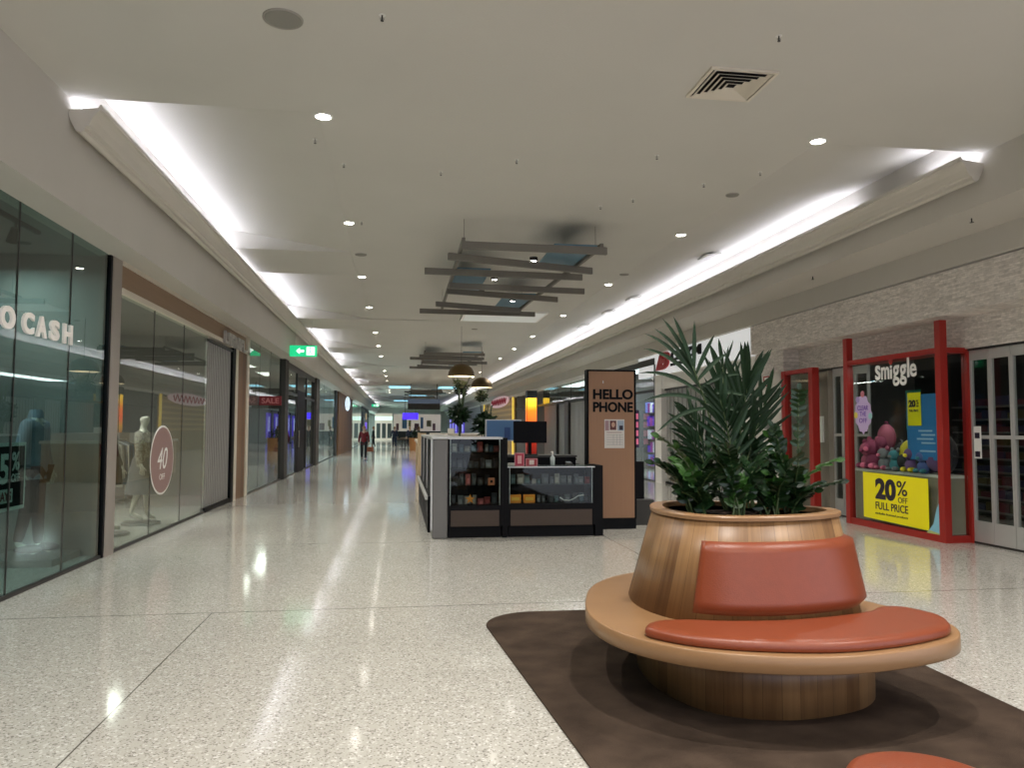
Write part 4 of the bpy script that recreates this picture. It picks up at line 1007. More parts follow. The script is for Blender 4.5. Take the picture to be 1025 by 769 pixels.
for i in range(6):
    MB().box(-.13, .14 if i else .12, -.006, -.004, .245-.038*i, .25-.038*i+(.006 if i == 0 else 0)).build('table_line', cm((.35, .2, .2) if i == 0 else (.25, .25, .25)), t)
for x_ in (-.02, .04, .09): MB().box(x_, x_+.004, -.006, -.004, .05, .22).build('table_line', cm((.25, .25, .25)), t)
# dark cabinet and box behind the board
t = thing('side_cabinet', (3.98, 12.9, 0), 'dark narrow cabinet just right of the wooden board', 'cabinet')
MB().box(-.14, .14, -.3, .5, .04, 1.05).build('cabinet_body', M['black'], t, bevel=.005)
MB().box(-.14, .26, -.45, .3, .0, .42).build('lower_box', M['char'], t, bevel=.005)

# ------------------------------------------------------------------ phone kiosk: display cases
def case(name, x0, x1, y0, y1, zg0, zg1, label, shelvesz=(), top='glass', wood_front=True, endcol='black', lid=.03):
    cx, cy = (x0+x1)/2, (y0+y1)/2
    t = thing(name, (cx, cy, 0), label, 'display case')
    a, b, d, e = x0-cx, x1-cx, y0-cy, y1-cy
    MB().box(a+.02, b-.02, d+.04, e-.02, 0, .17).build('plinth', M['black'], t)
    MB().box(a, b, d, e, .17, zg0).build('base', M['black'], t)
    if wood_front: MB().box(a+.05, b-.05, d-.008, d, .17, .40).build('timber_front', M['kioskwood'], t)
    for px, py in ((a, d), (b-.03, d), (a, e-.03), (b-.03, e-.03)): MB().box(px, px+.03, py, py+.03, zg0, zg1).build('post', M['silver'] if endcol == 'silver' else M['black'], t)
    MB().box(a+.03, b-.03, d+.008, d+.014, zg0, zg1).build('front_pane', M['gl3'], t)
    MB().box(a+.03, b-.03, e-.02, e-.01, zg0, zg1).build('back_panel', M['blackglass'], t)
    fr = MB().box(a, b, d, d+.03, zg1, zg1+lid).box(a, b, e-.03, e, zg1, zg1+lid).box(a, a+.03, d+.03, e-.03, zg1, zg1+lid).box(b-.03, b, d+.03, e-.03, zg1, zg1+lid)
    fr.build('top_frame', M['silver'], t)
    if top == 'glass': MB().box(a+.03, b-.03, d+.03, e-.03, zg1+.01, zg1+.02).build('top_pane', M['gl3'], t)
    else: MB().box(a+.03, b-.03, d+.03, e-.03, zg1+.005, zg1+lid-.005).build('top_panel', M['silver'], t)
    for z in shelvesz: MB().box(a+.03, b-.03, d+.04, e-.03, z, z+.012).build('shelf', M['gl3'], t)
    MB().box(a+.035, a+.045, d+.03, d+.04, zg0, zg1).box(b-.045, b-.035, d+.03, d+.04, zg0, zg1).build('pane_trim', M['silver'], t)
    return t
case('display_case', .72, 1.53, 11.3, 11.85, .47, 1.44, 'tall glass display case at the left front corner of the phone kiosk', (.75, 1.0, 1.24), 'solid')
case('display_case', 1.60, 2.93, 11.3, 11.85, .49, 1.02, 'low wide glass display case at the front of the phone kiosk', (.76,), lid=.014)
t = thing('kiosk_end_panel', (.6, 11.35, 0), 'silver grey corner column of the phone kiosk', 'panel')
MB().box(-.10, .12, -.09, .6, 0, 1.44).build('column', M['greypanel'], t, bevel=.02)
MB().box(-.12, .13, -.1, .6, 1.44, 1.48).build('cap', M['silver'], t, bevel=.01)
MB().box(-.125, -.10, -.05, -.02, .12, 1.44).build('edge_trim', M['silver'], t)
t = thing('kiosk_post', (1.565, 11.33, 0), 'black upright post between the tall and the low kiosk cases', 'post')
MB().box(-.035, .035, -.04, .5, 0, 1.46).build('column', M['black'], t)
t = thing('kiosk_post', (2.99, 11.4, 0), 'short black end post right of the low kiosk case', 'post')
MB().box(-.06, .06, -.1, .45, 0, 1.05).build('column', M['black'], t)
# side run along the corridor
for i in range(3):
    y0 = 11.98+1.75*i
    cx = .78
    t = thing('side_display_case', (cx, y0+.85, 0), 'tall corridor side glass case of the phone kiosk, %s of three' % ORD[i], 'display case', 'side cases of the phone kiosk')
    MB().box(-.32, .28, -.85, .85, 0, .55).build('base', M['black'], t)
    MB().box(-.36, -.32, -.85, .85, .50, .56).build('ledge', M['silver'], t)
    MB().box(-.28, .28, -.85, .85, 1.42, 1.46).build('top', M['silver'], t)
    for y in (-.84, .80): MB().box(-.28, -.24, y, y+.04, .55, 1.42).build('post', M['silver'], t)
    MB().box(-.27, -.26, -.8, .8, .55, 1.42).build('side_pane', M['blackglass'], t)
    MB().box(.2, .22, -.84, .84, .55, 1.42).build('back_panel', M['blackglass'], t)
    for z in (.85, 1.15): MB().box(-.24, .2, -.84, .84, z, z+.012).build('shelf', M['gl3'], t)
    rnd = random.Random(50+i)
    g = tag(MB().box(0, .01, 0, .01, 0, .01).build('accessory_pack', cm((.1, .1, .12))), 'x', 'x'); bpy.data.objects.remove(g)
# back counter and counter top things
t = thing('service_counter', (2.2, 14.2, 0), 'dark service counter inside the phone kiosk', 'counter')
MB().box(-.9, 1.0, -.3, .3, 0, 1.02).build('counter_body', M['black'], t)
MB().box(-.95, 1.05, -.34, .34, 1.02, 1.06).build('counter_top', M['char'], t)
t = thing('work_desk', (2.15, 12.7, 0), 'black desk carrying the monitor behind the low case', 'desk')
MB().box(-.55, .75, -.25, .25, .0, 1.13).build('desk_body', M['black'], t)
MB().box(-.57, .77, -.27, .27, 1.13, 1.16).build('desk_top', M['char'], t)
t = thing('monitor', (2.17, 12.65, 1.16), 'large black monitor facing out of the phone kiosk', 'monitor')
MB().box(-.28, .28, -.02, .02, .2, .56).build('screen', M['blackglass'], t, bevel=.006)
MB().box(-.03, .03, .02, .05, .0, .3).build('stand', M['black'], t); MB().box(-.12, .12, -.08, .1, 0, .015).build('foot', M['black'], t)
t = thing('light_box', (1.98, 14.6, 1.06), 'pale blue display light box with a bottle picture at the kiosk rear', 'light box')
MB().box(-.34, .34, -.05, .05, .3, .71).build('frame', M['silver'], t)
MB().box(-.32, .32, -.055, -.05, .32, .69).build('picture', cm((.05, .12, .24), .4, .12), t)
MB().box(.02, .13, -.06, -.055, .33, .56).build('bottle_patch', cm((.02, .06, .2), .4), t)
MB().box(-.05, .05, -.02, .02, 0, .3).build('leg', M['dark'], t)
def standee(x, y, z, w, h, c1, c2, label):
    t = thing('counter_sign', (x, y, z), label, 'counter sign')
    MB().box(-w/2, w/2, 0, .012, 0, h).build('frame', cm((.5, .2, .22)), t)
    MB().box(-w/2+.012, w/2-.012, -.003, 0, .012, h-.012).build('sheet', cm(c1), t)
    MB().box(-w*.2, w*.2, -.005, -.003, h*.2, h*.8).build('print_block', cm(c2), t)
    MB().prism([(.012, 0), (.06, 0), (.012, h*.7)], -.01, .01, 'x').build('prop', M['dark'], t)
standee(1.80, 11.42, 1.034, .15, .20, (.35, .02, .05), (.6, .3, .3), 'tall red counter sign on the low kiosk case')
standee(1.98, 11.40, 1.034, .18, .12, (.30, .03, .04), (.55, .45, .42), 'short wide red and white counter sign beside the tall red one')
rnd = random.Random(3)
t = thing('spray_bottle', (2.33, 11.55, 1.04), 'clear pump bottle on the low kiosk case', 'bottle')
MB().lathe([(.001, 0), (.035, 0), (.037, .12), (.015, .15), (.015, .17)], n=16).build('bottle_body', cm((.45, .5, .5), .2), t, smooth=True)
MB().cyl((0, 0, .17), (0, 0, .2), .012, n=8).box(-.03, .01, -.006, .006, .2, .212).build('pump', M['white'], t)
t = thing('eftpos_terminal', (2.6, 11.62, 1.04), 'small card terminal on the right of the low kiosk case', 'card terminal')
MB().prism([(-.08, 0), (.08, 0), (.08, .05), (-.08, .03)], -.04, .04, 'x').build('housing', M['char'], t); MB().box(-.03, .03, .01, .06, .045, .05).build('screen', cm((.4, .5, .55)), t)
t = thing('phone_tray', (1.78, 11.7, 1.04), 'white leaflet stack beside the red signs', 'leaflets')
MB().box(-.13, .1, -.09, .09, 0, .02).build('paper', M['white'], t); MB().box(-.1, .07, -.07, .07, .02, .03).build('top_sheet', cm((.6, .6, .55)), t)

# goods in the cases: every pack a thing of its own
PAL = [(.03, .033, .037), (.015, .015, .018), (.09, .09, .095), (.012, .035, .05), (.20, .03, .025), (.2, .18, .16), (.008, .008, .01), (.06, .045, .03), (.32, .30, .27), (.01, .045, .045)]
NAME = ['dark grey', 'black', 'mid grey', 'dark teal', 'red', 'pale grey', 'deep black', 'brown', 'white', 'green']
cnt = {}
def pack(x, y, z, w, h, ci, where):
    cl = PAL[ci]
    key = '%s accessory pack standing on %s' % (NAME[ci], where)
    t = thing('accessory_pack', (x, y, z), key, 'accessory pack', key+' set', rotz=rnd.uniform(-.5, .5))
    MB().box(-w/2, w/2, 0, .025, 0, h).build('card', cm(cl), t)
    MB().box(-w*.32, w*.32, -.012, 0, h*.1, h*.62).build('blister', cm(tuple(min(1, q*1.7+.05) for q in cl), .25), t)
for zi, (z, where) in enumerate(((.47, 'the floor of the tall case'), (.762, 'the low shelf of the tall case'), (1.012, 'the middle shelf of the tall case'), (1.252, 'the top shelf of the tall case'))):
    x = .80
    while x < 1.44:
        w = .05+.05*rnd.random(); h = .08+.09*rnd.random()
        ci = rnd.choice([0, 1, 6, 6, 7, 1, 0, 2, 5, 4]) if zi != 3 else rnd.choice([4, 8, 3, 7, 5])
        pack(x+w/2, 11.42+.18*rnd.random(), z, w, h, ci, where); x += w+.02
for zi, (z, where) in enumerate(((.49, 'the floor of the low case'), (.772, 'the shelf of the low case'))):
    x = 1.68 if zi else 2.08
    while x < 2.84:
        w = .05+.05*rnd.random(); h = .06+.09*rnd.random()
        pack(x+w/2, 11.42+.15*rnd.random(), z, w, h, rnd.choice([0, 2, 5, 8, 9, 5, 4]) if zi else rnd.choice([0, 1, 2, 6, 9, 3, 1]), where); x += w+.02
for i, x in enumerate((1.74, 1.95)):
    t = thing('orange_box', (x, 11.45, .49), 'bright orange boxed accessory in the low case, %s one' % ('left' if i == 0 else 'right'), 'box')
    MB().box(-.085, .085, -.03, .05, 0, .12).build('carton', cm((.75, .25, .01)), t); MB().box(-.06, .06, -.033, -.03, .035, .085).build('label_patch', cm((.8, .45, .05)), t)
t = thing('orange_box', (1.38, 11.45, .762), 'small orange and black box on the low shelf of the tall case', 'box')
MB().box(-.045, .045, -.02, .03, 0, .10).build('carton', cm((.5, .16, .06)), t); MB().box(-.02, .02, -.023, -.02, .03, .07).build('label_patch', M['black'], t)
t = thing('star_ornament', (1.06, 11.40, .47), 'orange star shaped stand on the floor of the tall case', 'ornament')
P = [((.075 if a % 2 == 0 else .03)*math.cos(a*PI/5+PI/2), .085+(.075 if a % 2 == 0 else .03)*math.sin(a*PI/5+PI/2)) for a in range(10)]
MB().prism(P, 0, .02, 'y').build('star', cm((.7, .25, .02)), t)
MB().box(-.04, .04, -.01, .03, 0, .015).build('foot', M['black'], t)
t = thing('watch_strap_display', (2.55, 11.40, .52), 'looped silver chain on the floor of the low case', 'chain')
MB().tube([(-.14, 0, .05), (-.08, -.01, .01), (0, -.01, .0), (.08, 0, .03), (.14, 0, .07), (.22, 0, .08)], .008, 6).build('chain', M['silver'], t)
MB().ball((.22, 0, .08), .014, 8, 6).build('clasp', M['silver'], t)

# ------------------------------------------------------------------ second kiosk and plants beyond
t = thing('timber_kiosk', (1.75, 26.5, 0), 'pale timber kiosk counter with cream top beyond the phone kiosk', 'kiosk')
MB().box(-1.1, 1.25, -2.5, 2.5, 0, 1.12).build('counter_body', M['lightwood'], t)
MB().box(-1.15, 1.3, -2.55, 2.55, 1.12, 1.2).build('counter_top', cm((.62, .55, .42), .4), t)
MB().box(-1.16, -.9, -2.58, -2.5, 0, 1.45).build('corner_post', cm((.55, .42, .26), .5), t)
MB().box(-.6, 1.2, -2., 2.4, 1.2, 1.42).build('upper_case', cm((.55, .5, .44), .4), t)
MB().box(-.85, -.35, -2.53, -2.5, .75, 1.1).build('red_poster', cm((.3, .06, .05)), t)
MB().box(-.2, .0, -2.1, -2.0, 1.42, 1.6).build('white_box', M['white'], t)
def bushy(x, y, z, h, r, n, label, seed):
    t = thing('potted_plant', (x, y, z), label, 'plant')
    MB().lathe([(.001, 0), (.16, 0), (.2, .3), (.18, .3), (.001, .27)], n=20).build('pot', M['char'], t, smooth=False)
    g = MB(); leafy(g, (0, 0, .3+h*.55), r, n, .11, seed, 1.5); g.build('foliage', M['zz'], t)
    s_ = MB(); rr = random.Random(seed)
    for _ in range(7):
        a = rr.random()*6.28; s_.tube([(0, 0, .28), (math.cos(a)*r*.25, math.sin(a)*r*.25, .3+h*.5), (math.cos(a)*r*.7, math.sin(a)*r*.7, .3+h*.95)], .012, 5)
    s_.build('stems', M['palmstem'], t)
bushy(2.06, 18.4, .81, 1.1, .25, 620, 'dark bushy plant in the box behind the phone kiosk, right one', 5)
bushy(1.44, 18.4, .81, 1.5, .2, 420, 'taller bushy plant in the box left of the lower one', 8)
t = thing('plant_box', (1.75, 18.4, 0), 'dark planter box behind the phone kiosk plants', 'planter')
MB().box(-.5, .5, -.3, .3, 0, .8).build('box', M['char'], t, bevel=.01); MB().box(-.46, .46, -.26, .26, .8, .81).build('soil', M['soil'], t)

# far end: hanging screens, dark bulkhead sign, seating
t = thing('blue_screen', (1.15, 76., 2.45), 'glowing violet blue screen hanging far down the corridor', 'screen')
MB().box(-.75, .75, -.08, .08, 0, .62).build('screen_face', cm((.05, .02, .8), .4, 1.2), t)
for s_ in (-.5, .5): MB().cyl((s_, 0, .62), (s_, 0, 2.35), .02, n=6).build('hanger', M['dark'], t)
t = thing('hanging_bulkhead', (1.65, 56., 2.95), 'dark hanging sign beam over the distant seating', 'sign')
MB().box(-1.0, 1.3, -.3, .3, 0, .42).build('beam', M['char'], t)
MB().box(-1.0, 1.3, -.34, -.3, .42, .75).build('upper_panel', cm((.12, .16, .24), .4, .15), t)
for s_ in (-.8, 1.1): MB().cyl((s_, 0, .75), (s_, 0, 1.85), .025, n=6).build('hanger', M['dark'], t)
t = thing('menu_board', (1.2, 100., 0), 'cream lit food court wall with dark pictures at the corridor end', 'wall display')
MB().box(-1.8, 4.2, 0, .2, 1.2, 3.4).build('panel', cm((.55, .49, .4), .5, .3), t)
for i in range(7): MB().box(-1.5+i*.78, -1.15+i*.78+.25*(i % 2), -.02, 0, 1.3+.25*(i % 3), 2.2+.4*((i*2) % 3)).build('picture', cm(((.2, .1, .1), (.1, .2, .3), (.3, .25, .1))[i % 3]), t)
MB().box(-1.8, 4.2, 0, .2, 0, 1.2).build('counter', M['char'], t)
def ftable(x, y, label):
    t = thing('cafe_table', (x, y, 0), label, 'table', 'cafe tables in the distance')
    MB().cyl((0, 0, .72), (0, 0, .75), .4, n=24).build('tabletop', M['shopwoodv'], t); MB().cyl((0, 0, .03), (0, 0, .72), .04, n=8).build('leg', M['dark'], t); MB().cyl((0, 0, 0), (0, 0, .03), .25, n=16).build('foot', M['dark'], t)
def fchair(x, y, rz, label):
    t = thing('cafe_chair', (x, y, 0), label, 'chair', 'cafe chairs in the distance', rz)
    MB().box(-.2, .2, -.2, .2, .43, .47).build('seat', M['char'], t); MB().box(-.2, .2, .17, .2, .5, .9).build('backrest', M['char'], t)
    for a in (-.18, .16):
        for b in (-.18, .16): MB().box(a, a+.02, b, b+.02, 0, .43).build('leg', M['dark'], t)
for i, (x, y) in enumerate(((.3, 60.), (1.0, 64.), (1.9, 61.), (.6, 70.))):
    ftable(x, y, 'dark cafe table far down the corridor, %s of four' % ORD[i])
    fchair(x-.6, y, PI/2, 'dark cafe chair left of the distant table, %s of four' % ORD[i]); fchair(x+.6, y, -PI/2, 'dark cafe chair right of the distant table, %s of four' % ORD[i])
t = thing('timber_planter', (1.25, 55., 0), 'rounded orange timber planter among the distant tables', 'planter')
MB().lathe([(.001, 0), (.45, 0), (.5, .9), (.44, .9), (.42, .8), (.001, .8)], n=28).build('tub', cm((.42, .2, .07), .5), t, smooth=False)
g = MB(); leafy(g, (0, 0, 1.15), .4, 200, .12, 9); g.build('foliage', M['zz'], t)
# ------------------------------------------------------------------ rug, bench, stool
rp = []
cs = [((1.17, 6.25), .45, PI, PI/2), ((3.25, 6.35), .32, PI/2, 0)]
for (cx, cy), r, a0, a1 in cs:
    for i in range(13):
        a = a0+(a1-a0)*i/12; rp.append((cx+r*math.cos(a), cy+r*math.sin(a)))
rp += [(3.52, 3.9), (3.46, 1.3), (1.08, 1.3)]
tag(MB().prism(rp[::-1], 0.001, .012).build('rug', M['rug'], bevel=.003), 'dark brown mat with rounded corners under the round bench', 'rug')

SO = [(3.06, 4.78), (3.19, 4.36), (3.20, 4.13), (3.09, 3.92), (2.90, 3.78), (2.58, 3.67), (2.2, 3.62), (1.8, 3.69), (1.47, 3.87), (1.235, 4.2), (1.165, 4.62), (1.25, 5.08), (1.42, 5.52), (1.72, 5.86), (2.05, 5.98), (2.42, 5.88), (2.72, 5.56), (2.92, 5.16)]
BO = [(2.90, 4.62), (2.86, 4.36), (2.62, 4.13), (2.2, 4.03), (1.85, 4.12), (1.65, 4.38), (1.58, 4.8), (1.68, 5.32), (1.95, 5.58), (2.27, 5.55), (2.58, 5.3), (2.80, 4.98)]
C1 = [(2.90, 4.72), (2.84, 4.45), (2.6, 4.29), (2.2, 4.22), (1.84, 4.28), (1.61, 4.5), (1.525, 4.88), (1.64, 5.35), (1.9, 5.60), (2.25, 5.57), (2.58, 5.33), (2.80, 5.02)]
C2 = [(2.82, 4.80), (2.78, 4.58), (2.54, 4.41), (2.2, 4.345), (1.92, 4.38), (1.75, 4.53), (1.675, 4.85), (1.76, 5.2), (1.95, 5.38), (2.23, 5.36), (2.5, 5.18), (2.68, 4.99)]
OX, OY = 2.2, 4.75
def loc2(P): return [Vector((p[0]-OX, p[1]-OY, 0)) for p in P]
def ccw(P):
    a = sum(P[i].x*P[(i+1) % len(P)].y-P[(i+1) % len(P)].x*P[i].y for i in range(len(P)))
    return P if a > 0 else P[::-1]
N = 192
so, bo, c1, c2 = [ccw(spline(loc2(P), N)) for P in (SO, BO, C1, C2)]
bench = thing('planter_bench', (OX, OY, 0), 'pebble shaped timber planter bench with terracotta seat and back cushions', 'bench')
def lathe2(name, rings, m, parent, cap=(True, True), smooth=True, uv=True):
    """rings: list of (outline, z); arc length goes into the uv so that staves run upwards"""
    n = len(rings[0][0]); vs = []; uvs = []; fs = []
    arc = [0.]
    base = rings[0][0]
    for i in range(n): arc.append(arc[-1]+(base[(i+1) % n]-base[i]).length)
    for P, z in rings:
        for i in range(n+1):
            p = P[i % n]; vs.append((p.x, p.y, z)); uvs.append((arc[i], z))
    k = n+1
    for j in range(len(rings)-1):
        for i in range(n): fs.append((j*k+i, j*k+i+1, (j+1)*k+i+1, (j+1)*k+i))
    if cap[0]: fs.append(tuple(range(n))[::-1])
    if cap[1]: fs.append(tuple(range((len(rings)-1)*k, (len(rings)-1)*k+n)))
    mb = MB(); mb.add(vs, fs)
    o = mb.build(name, m, parent, uv=uvs)
    if smooth:
        for p in o.data.polygons: p.use_smooth = len(p.vertices) == 4
    return o
lathe2('plinth', [(bo, 0.012), (bo, .385)], M['bench'], bench)
lathe2('seat_slab', [(offset(so, -.006), .378), (so, .384), (so, .464), (offset(so, -.006), .47)], M['benchplain'], bench)
lathe2('planter_body', [(c1, .47), (c2, 1.05)], M['bench'], bench)
rin = offset(c2, -.07)
lathe2('rim', [(offset(c2, -.01), 1.05), (offset(c2, .012), 1.053), (offset(c2, .014), 1.075), (offset(c2, .008), 1.082), (rin, 1.082), (rin, 1.02)], M['benchplain'], bench, cap=(True, False), smooth=False)
rs = offset(c2, -.069)
so_ = MB(); nn = len(rs); rr = random.Random(2)
vs = [(0, .1, 1.06)]
for q in range(1, 7):
    for i in range(0, nn, 4):
        p = rs[i]*(q/6)+Vector((0, .1, 0))*(1-q/6); vs.append((p.x, p.y, 1.058-.004*q+rr.uniform(-.006, .006) if q < 6 else 1.03))
mm = nn//4; fs = [(0, 1+i, 1+(i+1) % mm) for i in range(mm)]
for q in range(5):
    for i in range(mm): fs.append((1+q*mm+i, 1+(q+1)*mm+i, 1+(q+1)*mm+(i+1) % mm, 1+q*mm+(i+1) % mm))
so_.add(vs, fs).build('soil', M['soil'], bench)
# seat cushion
CU = [(1.345, 4.12), (1.40, 4.00), (1.56, 3.855), (1.84, 3.735), (2.2, 3.67), (2.56, 3.715), (2.87, 3.82), (3.04, 3.93), (3.14, 4.12), (3.12, 4.26), (3.07, 4.36), (2.98, 4.40), (2.89, 4.38), (2.80, 4.31), (2.6, 4.235), (2.2, 4.165), (1.85, 4.19), (1.62, 4.25), (1.44, 4.24)]
cu = ccw(spline(loc2(CU), 152))
lathe2('seat_cushion', [(offset(cu, -.012), .471), (offset(cu, -.002), .478), (cu, .492), (offset(cu, -.003), .508), (offset(cu, -.012), .519), (offset(cu, -.028), .526), (offset(cu, -.06), .529)], M['leather'], bench)
# back cushion follows the front of the cone
def backcushion(t0, t1, z0, z1, th=.05):
    g = MB(); nu, nv = 44, 12
    def S(t, z, o):
        i = int(t) % N; u = t-int(t); j = (i+1) % N
        w = (z-.47)/(1.05-.47)
        a = c1[i].lerp(c1[j], u); b = c2[i].lerp(c2[j], u); p = a.lerp(b, w)
        tn = ((c1[(i+2) % N]-c1[i-1]).normalized()*(1-w)+(c2[(i+2) % N]-c2[i-1]).normalized()*w).normalized()
        nrm = Vector((tn.y, -tn.x, .22)).normalized()
        return Vector((p.x, p.y, z))+nrm*o
    grid = []
    for a in range(nu+1):
        for b in range(nv+1):
            u = a/nu; v = b/nv
            du = min(u, 1-u)*abs(t1-t0)*.018; dv = min(v, 1-v)*(z1-z0)
            d = min(du, dv)
            o = th*min(1, math.sqrt(max(0, 1-(1-min(1, d/.035))**2)))
            grid.append(S(t0+(t1-t0)*u, z0+(z1-z0)*v, o+.001))
    k = nv+1
    vs = grid+[S(t0+(t1-t0)*(a/nu), z0+(z1-z0)*(b/nv), .0005) for a in range(nu+1) for b in range(nv+1)]
    m = len(grid); fs = []
    for a in range(nu):
        for b in range(nv):
            q = (a*k+b, (a+1)*k+b, (a+1)*k+b+1, a*k+b+1); fs.append(q); fs.append(tuple(x+m for x in q[::-1]))
    return g.add(vs, fs).build('back_cushion', M['leather'], bench, smooth=True)
# index range found by direction from the centre
def ang_index(x, y):
    best = min(range(N), key=lambda i: (c1[i].x+OX-x)**2+(c1[i].y+OY-y)**2); return best
i0 = ang_index(1.70, 4.36); i1 = ang_index(2.885, 4.60)
if i1 < i0: i1 += N
backcushion(i0, i1, .525, .935)

st = thing('round_stool', (1.73, 2.36, 0), 'round stool with terracotta vinyl top at the bottom edge of the photo', 'stool')
MB().lathe([(.001, .012), (.19, .012), (.20, .38), (.001, .38)], n=48).build('drum', M['benchplain'], st, smooth=False)
MB().lathe([(.001, .38), (.245, .38), (.255, .395), (.255, .43), (.245, .447), (.22, .455), (.001, .458)], n=64).build('cushion', M['leather'], st, smooth=True)

# ------------------------------------------------------------------ plants in the bench planter
def leaflet(mb, p, d, up_, L_, w, droop, seg=4, fold=.25):
    """a blade that starts at p along d, bends downwards, tapered at both ends"""
    d = d.normalized(); side = d.cross(up_).normalized(); P = []
    for i in range(seg+1):
        t = i/seg
        c_ = p+d*L_*t+Vector((0, 0, -1))*droop*L_*t*t
        ww = w*(math.sin(PI*min(1, t*.82+.14))**.8) if i < seg else 0.0
        nrm = side.cross(d).normalized()
        P.append((c_-side*ww+nrm*ww*fold, c_, c_+side*ww+nrm*ww*fold))
    vs = [q for tri in P for q in tri]; fs = []
    for i in range(seg):
        a = 3*i; fs += [(a, a+1, a+4, a+3), (a+1, a+2, a+5, a+4)]
    mb.add(vs, fs)
def bez(a, b, c_, n):
    a, b, c_ = Vector(a), Vector(b), Vector(c_)
    return [a*(1-t)**2+b*2*t*(1-t)+c_*t*t for t in [i/n for i in range(n+1)]]
def palm_frond(parent, base, mid, tip, LL, nl, w, start=.4, upv=(0, -1, .5), spread=.7, droop=.25, seed=1, extra=(), along=.8):
    rr = random.Random(seed)
    pts = bez(base, mid, tip, 30); stem = MB().tube(pts, .009, 6, .003)
    g = MB(); upv = Vector(upv).normalized()
    for i in range(nl):
        for s in (-1, 1):
            f = start+(1-start)*min(.999, (i+.5+rr.uniform(-.35, .35))/nl)
            k_ = f*30; j = min(29, int(k_)); p = pts[j].lerp(pts[j+1], k_-j); tan = (pts[j+1]-pts[j]).normalized()
            side = tan.cross(upv).normalized()
            q = (i+.5)/nl
            L_ = LL*(.6+.6*math.sin(PI*min(1, .2+q*.7)))*rr.uniform(.8, 1.15)
            d = tan*(along+.5*q+rr.uniform(-.12, .12))+side*s*spread*(1-.5*q)*rr.uniform(.8, 1.2)+upv*rr.uniform(-.25, .3)
            leaflet(g, p, d, (upv+side*s*.5).normalized(), L_, w*rr.uniform(.8, 1.2), droop*rr.uniform(.4, 1.6), 5)
    for f, d, L_, dr in extra:
        k_ = f*30; j = min(29, int(k_)); p = pts[j].lerp(pts[j+1], k_-j)
        leaflet(g, p, Vector(d), upv, L_*1.25, w*.9, dr*1.1, 7)
    s_ = stem.build('frond_stem', M['palmstem'], parent, smooth=True)
    g.build('leaflets', M['palm'], s_)
PX, PY, PZ = 2.25, 4.95, 1.05
pl = thing('kentia_palm', (PX, PY, PZ), 'tall dark green palm with feathery fronds in the bench planter', 'palm')
def q(x, y, z): return (x-PX, y-PY, z-PZ)
XA = [(.70, (-.8, -.1, .35), .40, .35), (.76, (-.75, 0, .60), .47, .35), (.82, (-.66, -.1, .75), .52, .33), (.87, (-.60, 0, .85), .52, .30), (.90, (-.50, .1, .9), .46, .26), (.95, (-.45, 0, .95), .42, .2),
      (.98, (-.35, -.1, .95), .36, .15), (.97, (.02, 0, 1), .27, .0), (.93, (.35, -.1, .9), .27, .12), (.88, (.6, 0, .75), .28, .22), (.82, (.75, -.1, .55), .28, .3), (.76, (.8, -.1, .25), .26, .3), (.70, (.8, -.1, .0), .22, .3), (.66, (-.8, -.1, .0), .3, .4)]
palm_frond(pl, q(2.20, 4.95, 1.03), q(2.12, 4.95, 1.65), q(1.95, 4.92, 2.02), .30, 0, .017, .6, (0, -1, .2), .75, .32, 1, XA)
palm_frond(pl, q(2.27, 4.97, 1.03), q(2.29, 5.0, 1.55), q(2.36, 4.92, 1.98), .33, 13, .017, .48, (.0, -1, .2), .75, .08, 2)
palm_frond(pl, q(2.24, 4.93, 1.03), q(2.24, 4.9, 1.45), q(2.10, 4.84, 1.82), .28, 10, .016, .40, (-.1, -1, .3), .75, .12, 3)
palm_frond(pl, q(2.28, 4.99, 1.03), q(2.36, 5.0, 1.45), q(2.50, 4.95, 1.82), .30, 9, .016, .42, (.1, -1, .3), .6, .10, 4)
palm_frond(pl, q(2.20, 4.97, 1.03), q(2.06, 4.95, 1.35), q(1.90, 4.88, 1.56), .24, 6, .013, .5, (-.2, -1, .4), .5, .3, 5)
palm_frond(pl, q(2.25, 5.02, 1.03), q(2.24, 5.1, 1.6), q(2.28, 5.18, 2.05), .30, 9, .015, .55, (.1, -1, .2), .55, .08, 6)
palm_frond(pl, q(2.22, 5.0, 1.03), q(2.14, 5.1, 1.4), q(2.02, 5.15, 1.70), .26, 8, .014, .45, (-.2, -1, .3), .6, .2, 8)
MB().cyl((0, .0, -.03), (0, .0, .16), .06, .035, 12).build('trunk', M['palmstem'], pl, smooth=True)

def zz_stem(parent, a, b, c_, n=11, ls=.075, m='zz', seed=1):
    rr = random.Random(seed); pts = bez(a, b, c_, 16)
    st_ = MB().tube(pts, .008, 6, .0035).build('stem', M['zzstem'], parent, smooth=True)
    g = MB()
    for i in range(n):
        f = .22+.78*(i+.5)/n; k_ = f*16; j = min(15, int(k_)); p = pts[j].lerp(pts[j+1], k_-j); tan = (pts[j+1]-pts[j]).normalized()
        ref = Vector((0, 0, 1)) if abs(tan.z) < .85 else Vector((rr.uniform(-1, 1), -1, 0)).normalized()
        side = tan.cross(ref).normalized(); upn = side.cross(tan)
        for s in (-1, 1):
            d = tan*.55+side*s*.9+upn*rr.uniform(-.1, .35)
            leaflet(g, p, d, upn+side*.2*s, ls*(.8+.4*rr.random())*(1-.3*f), ls*.27, .12, 4, .3)
    leaflet(g, pts[-1], pts[-1]-pts[-2], Vector((0, -1, .2)), ls*.8, ls*.22, .1)
    g.build('leaves', M[m], st_)
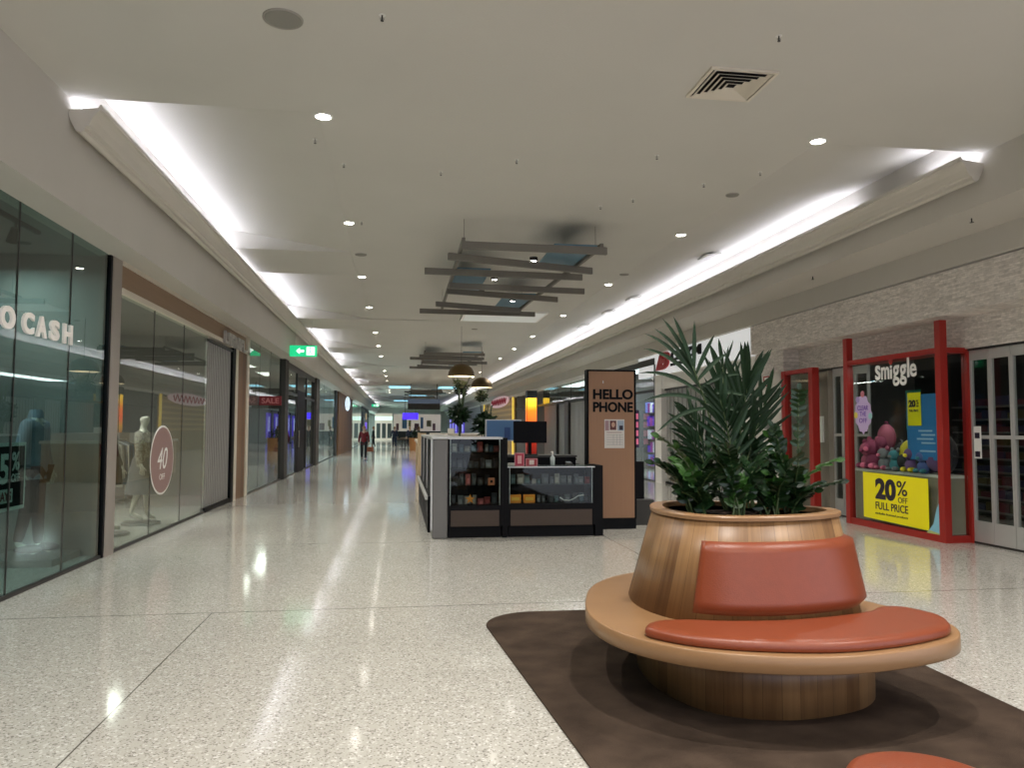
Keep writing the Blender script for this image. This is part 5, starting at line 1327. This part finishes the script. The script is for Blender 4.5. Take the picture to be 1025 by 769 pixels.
def zz_plant(x, y, label, stems, seed):
    t = thing('zz_plant', (x, y, PZ), label, 'plant', 'glossy leaved plants in the bench planter')
    rr = random.Random(seed)
    for i, (dx, dy, h_, m) in enumerate(stems):
        bx, by = rr.uniform(-.05, .05), rr.uniform(-.05, .05)
        zz_stem(t, (bx, by, -.03), (bx+dx*.2, by+dy*.2, h_*.75), (bx+dx, by+dy, h_), 12, .085, m, seed*31+i)
rr = random.Random(11)
def rnd_stems(n, r, h0, h1, bias=(0, 0), young=.15):
    o = []
    for i in range(n):
        a = 2*PI*i/n+rr.uniform(-.3, .3); q_ = r*(.4+.7*rr.random())
        o.append((q_*math.cos(a)+bias[0], q_*math.sin(a)+bias[1], rr.uniform(h0, h1), 'zzyoung' if rr.random() < young else 'zz'))
    return o
zz_plant(1.90, 4.74, 'glossy leaved plant at the left end of the planter, one stem reaching far left', rnd_stems(9, .24, .16, .42)+[(-.33, -.06, .50, 'zzyoung'), (-.22, -.08, .34, 'zz'), (-.20, -.12, .16, 'zz')], 1)
zz_plant(2.12, 4.64, 'glossy leaved plant at the front of the palm, left of the middle', rnd_stems(9, .22, .16, .44), 2)
zz_plant(2.36, 4.66, 'glossy leaved plant in front of the palm stems, right of the middle', rnd_stems(8, .20, .16, .38), 3)
zz_plant(2.58, 4.80, 'glossy leaved plant at the right end of the planter with a tall thin stem', rnd_stems(7, .2, .14, .40)+[(.36, -.03, .34, 'zzyoung'), (.30, -.05, .20, 'zz'), (.0, -.03, .80, 'zz'), (-.10, 0, .56, 'zz'), (-.16, 0, .50, 'zzyoung')], 4)
zz_plant(2.02, 5.10, 'glossy leaved plant behind the palm on the left', rnd_stems(8, .2, .3, .5), 5)
zz_plant(2.46, 5.06, 'glossy leaved plant behind the palm on the right', rnd_stems(7, .2, .3, .48), 6)

# ------------------------------------------------------------------ world and view
w = bpy.data.worlds.new('world'); S.world = w; w.use_nodes = True
w.node_tree.nodes['Background'].inputs[0].default_value = (.80, .84, 1, 1)
w.node_tree.nodes['Background'].inputs[1].default_value = 1.3
S.view_settings.view_transform = 'Standard'; S.view_settings.look = 'None'; S.view_settings.gamma = 1; S.view_settings.use_curve_mapping = False
S.view_settings.exposure = .57
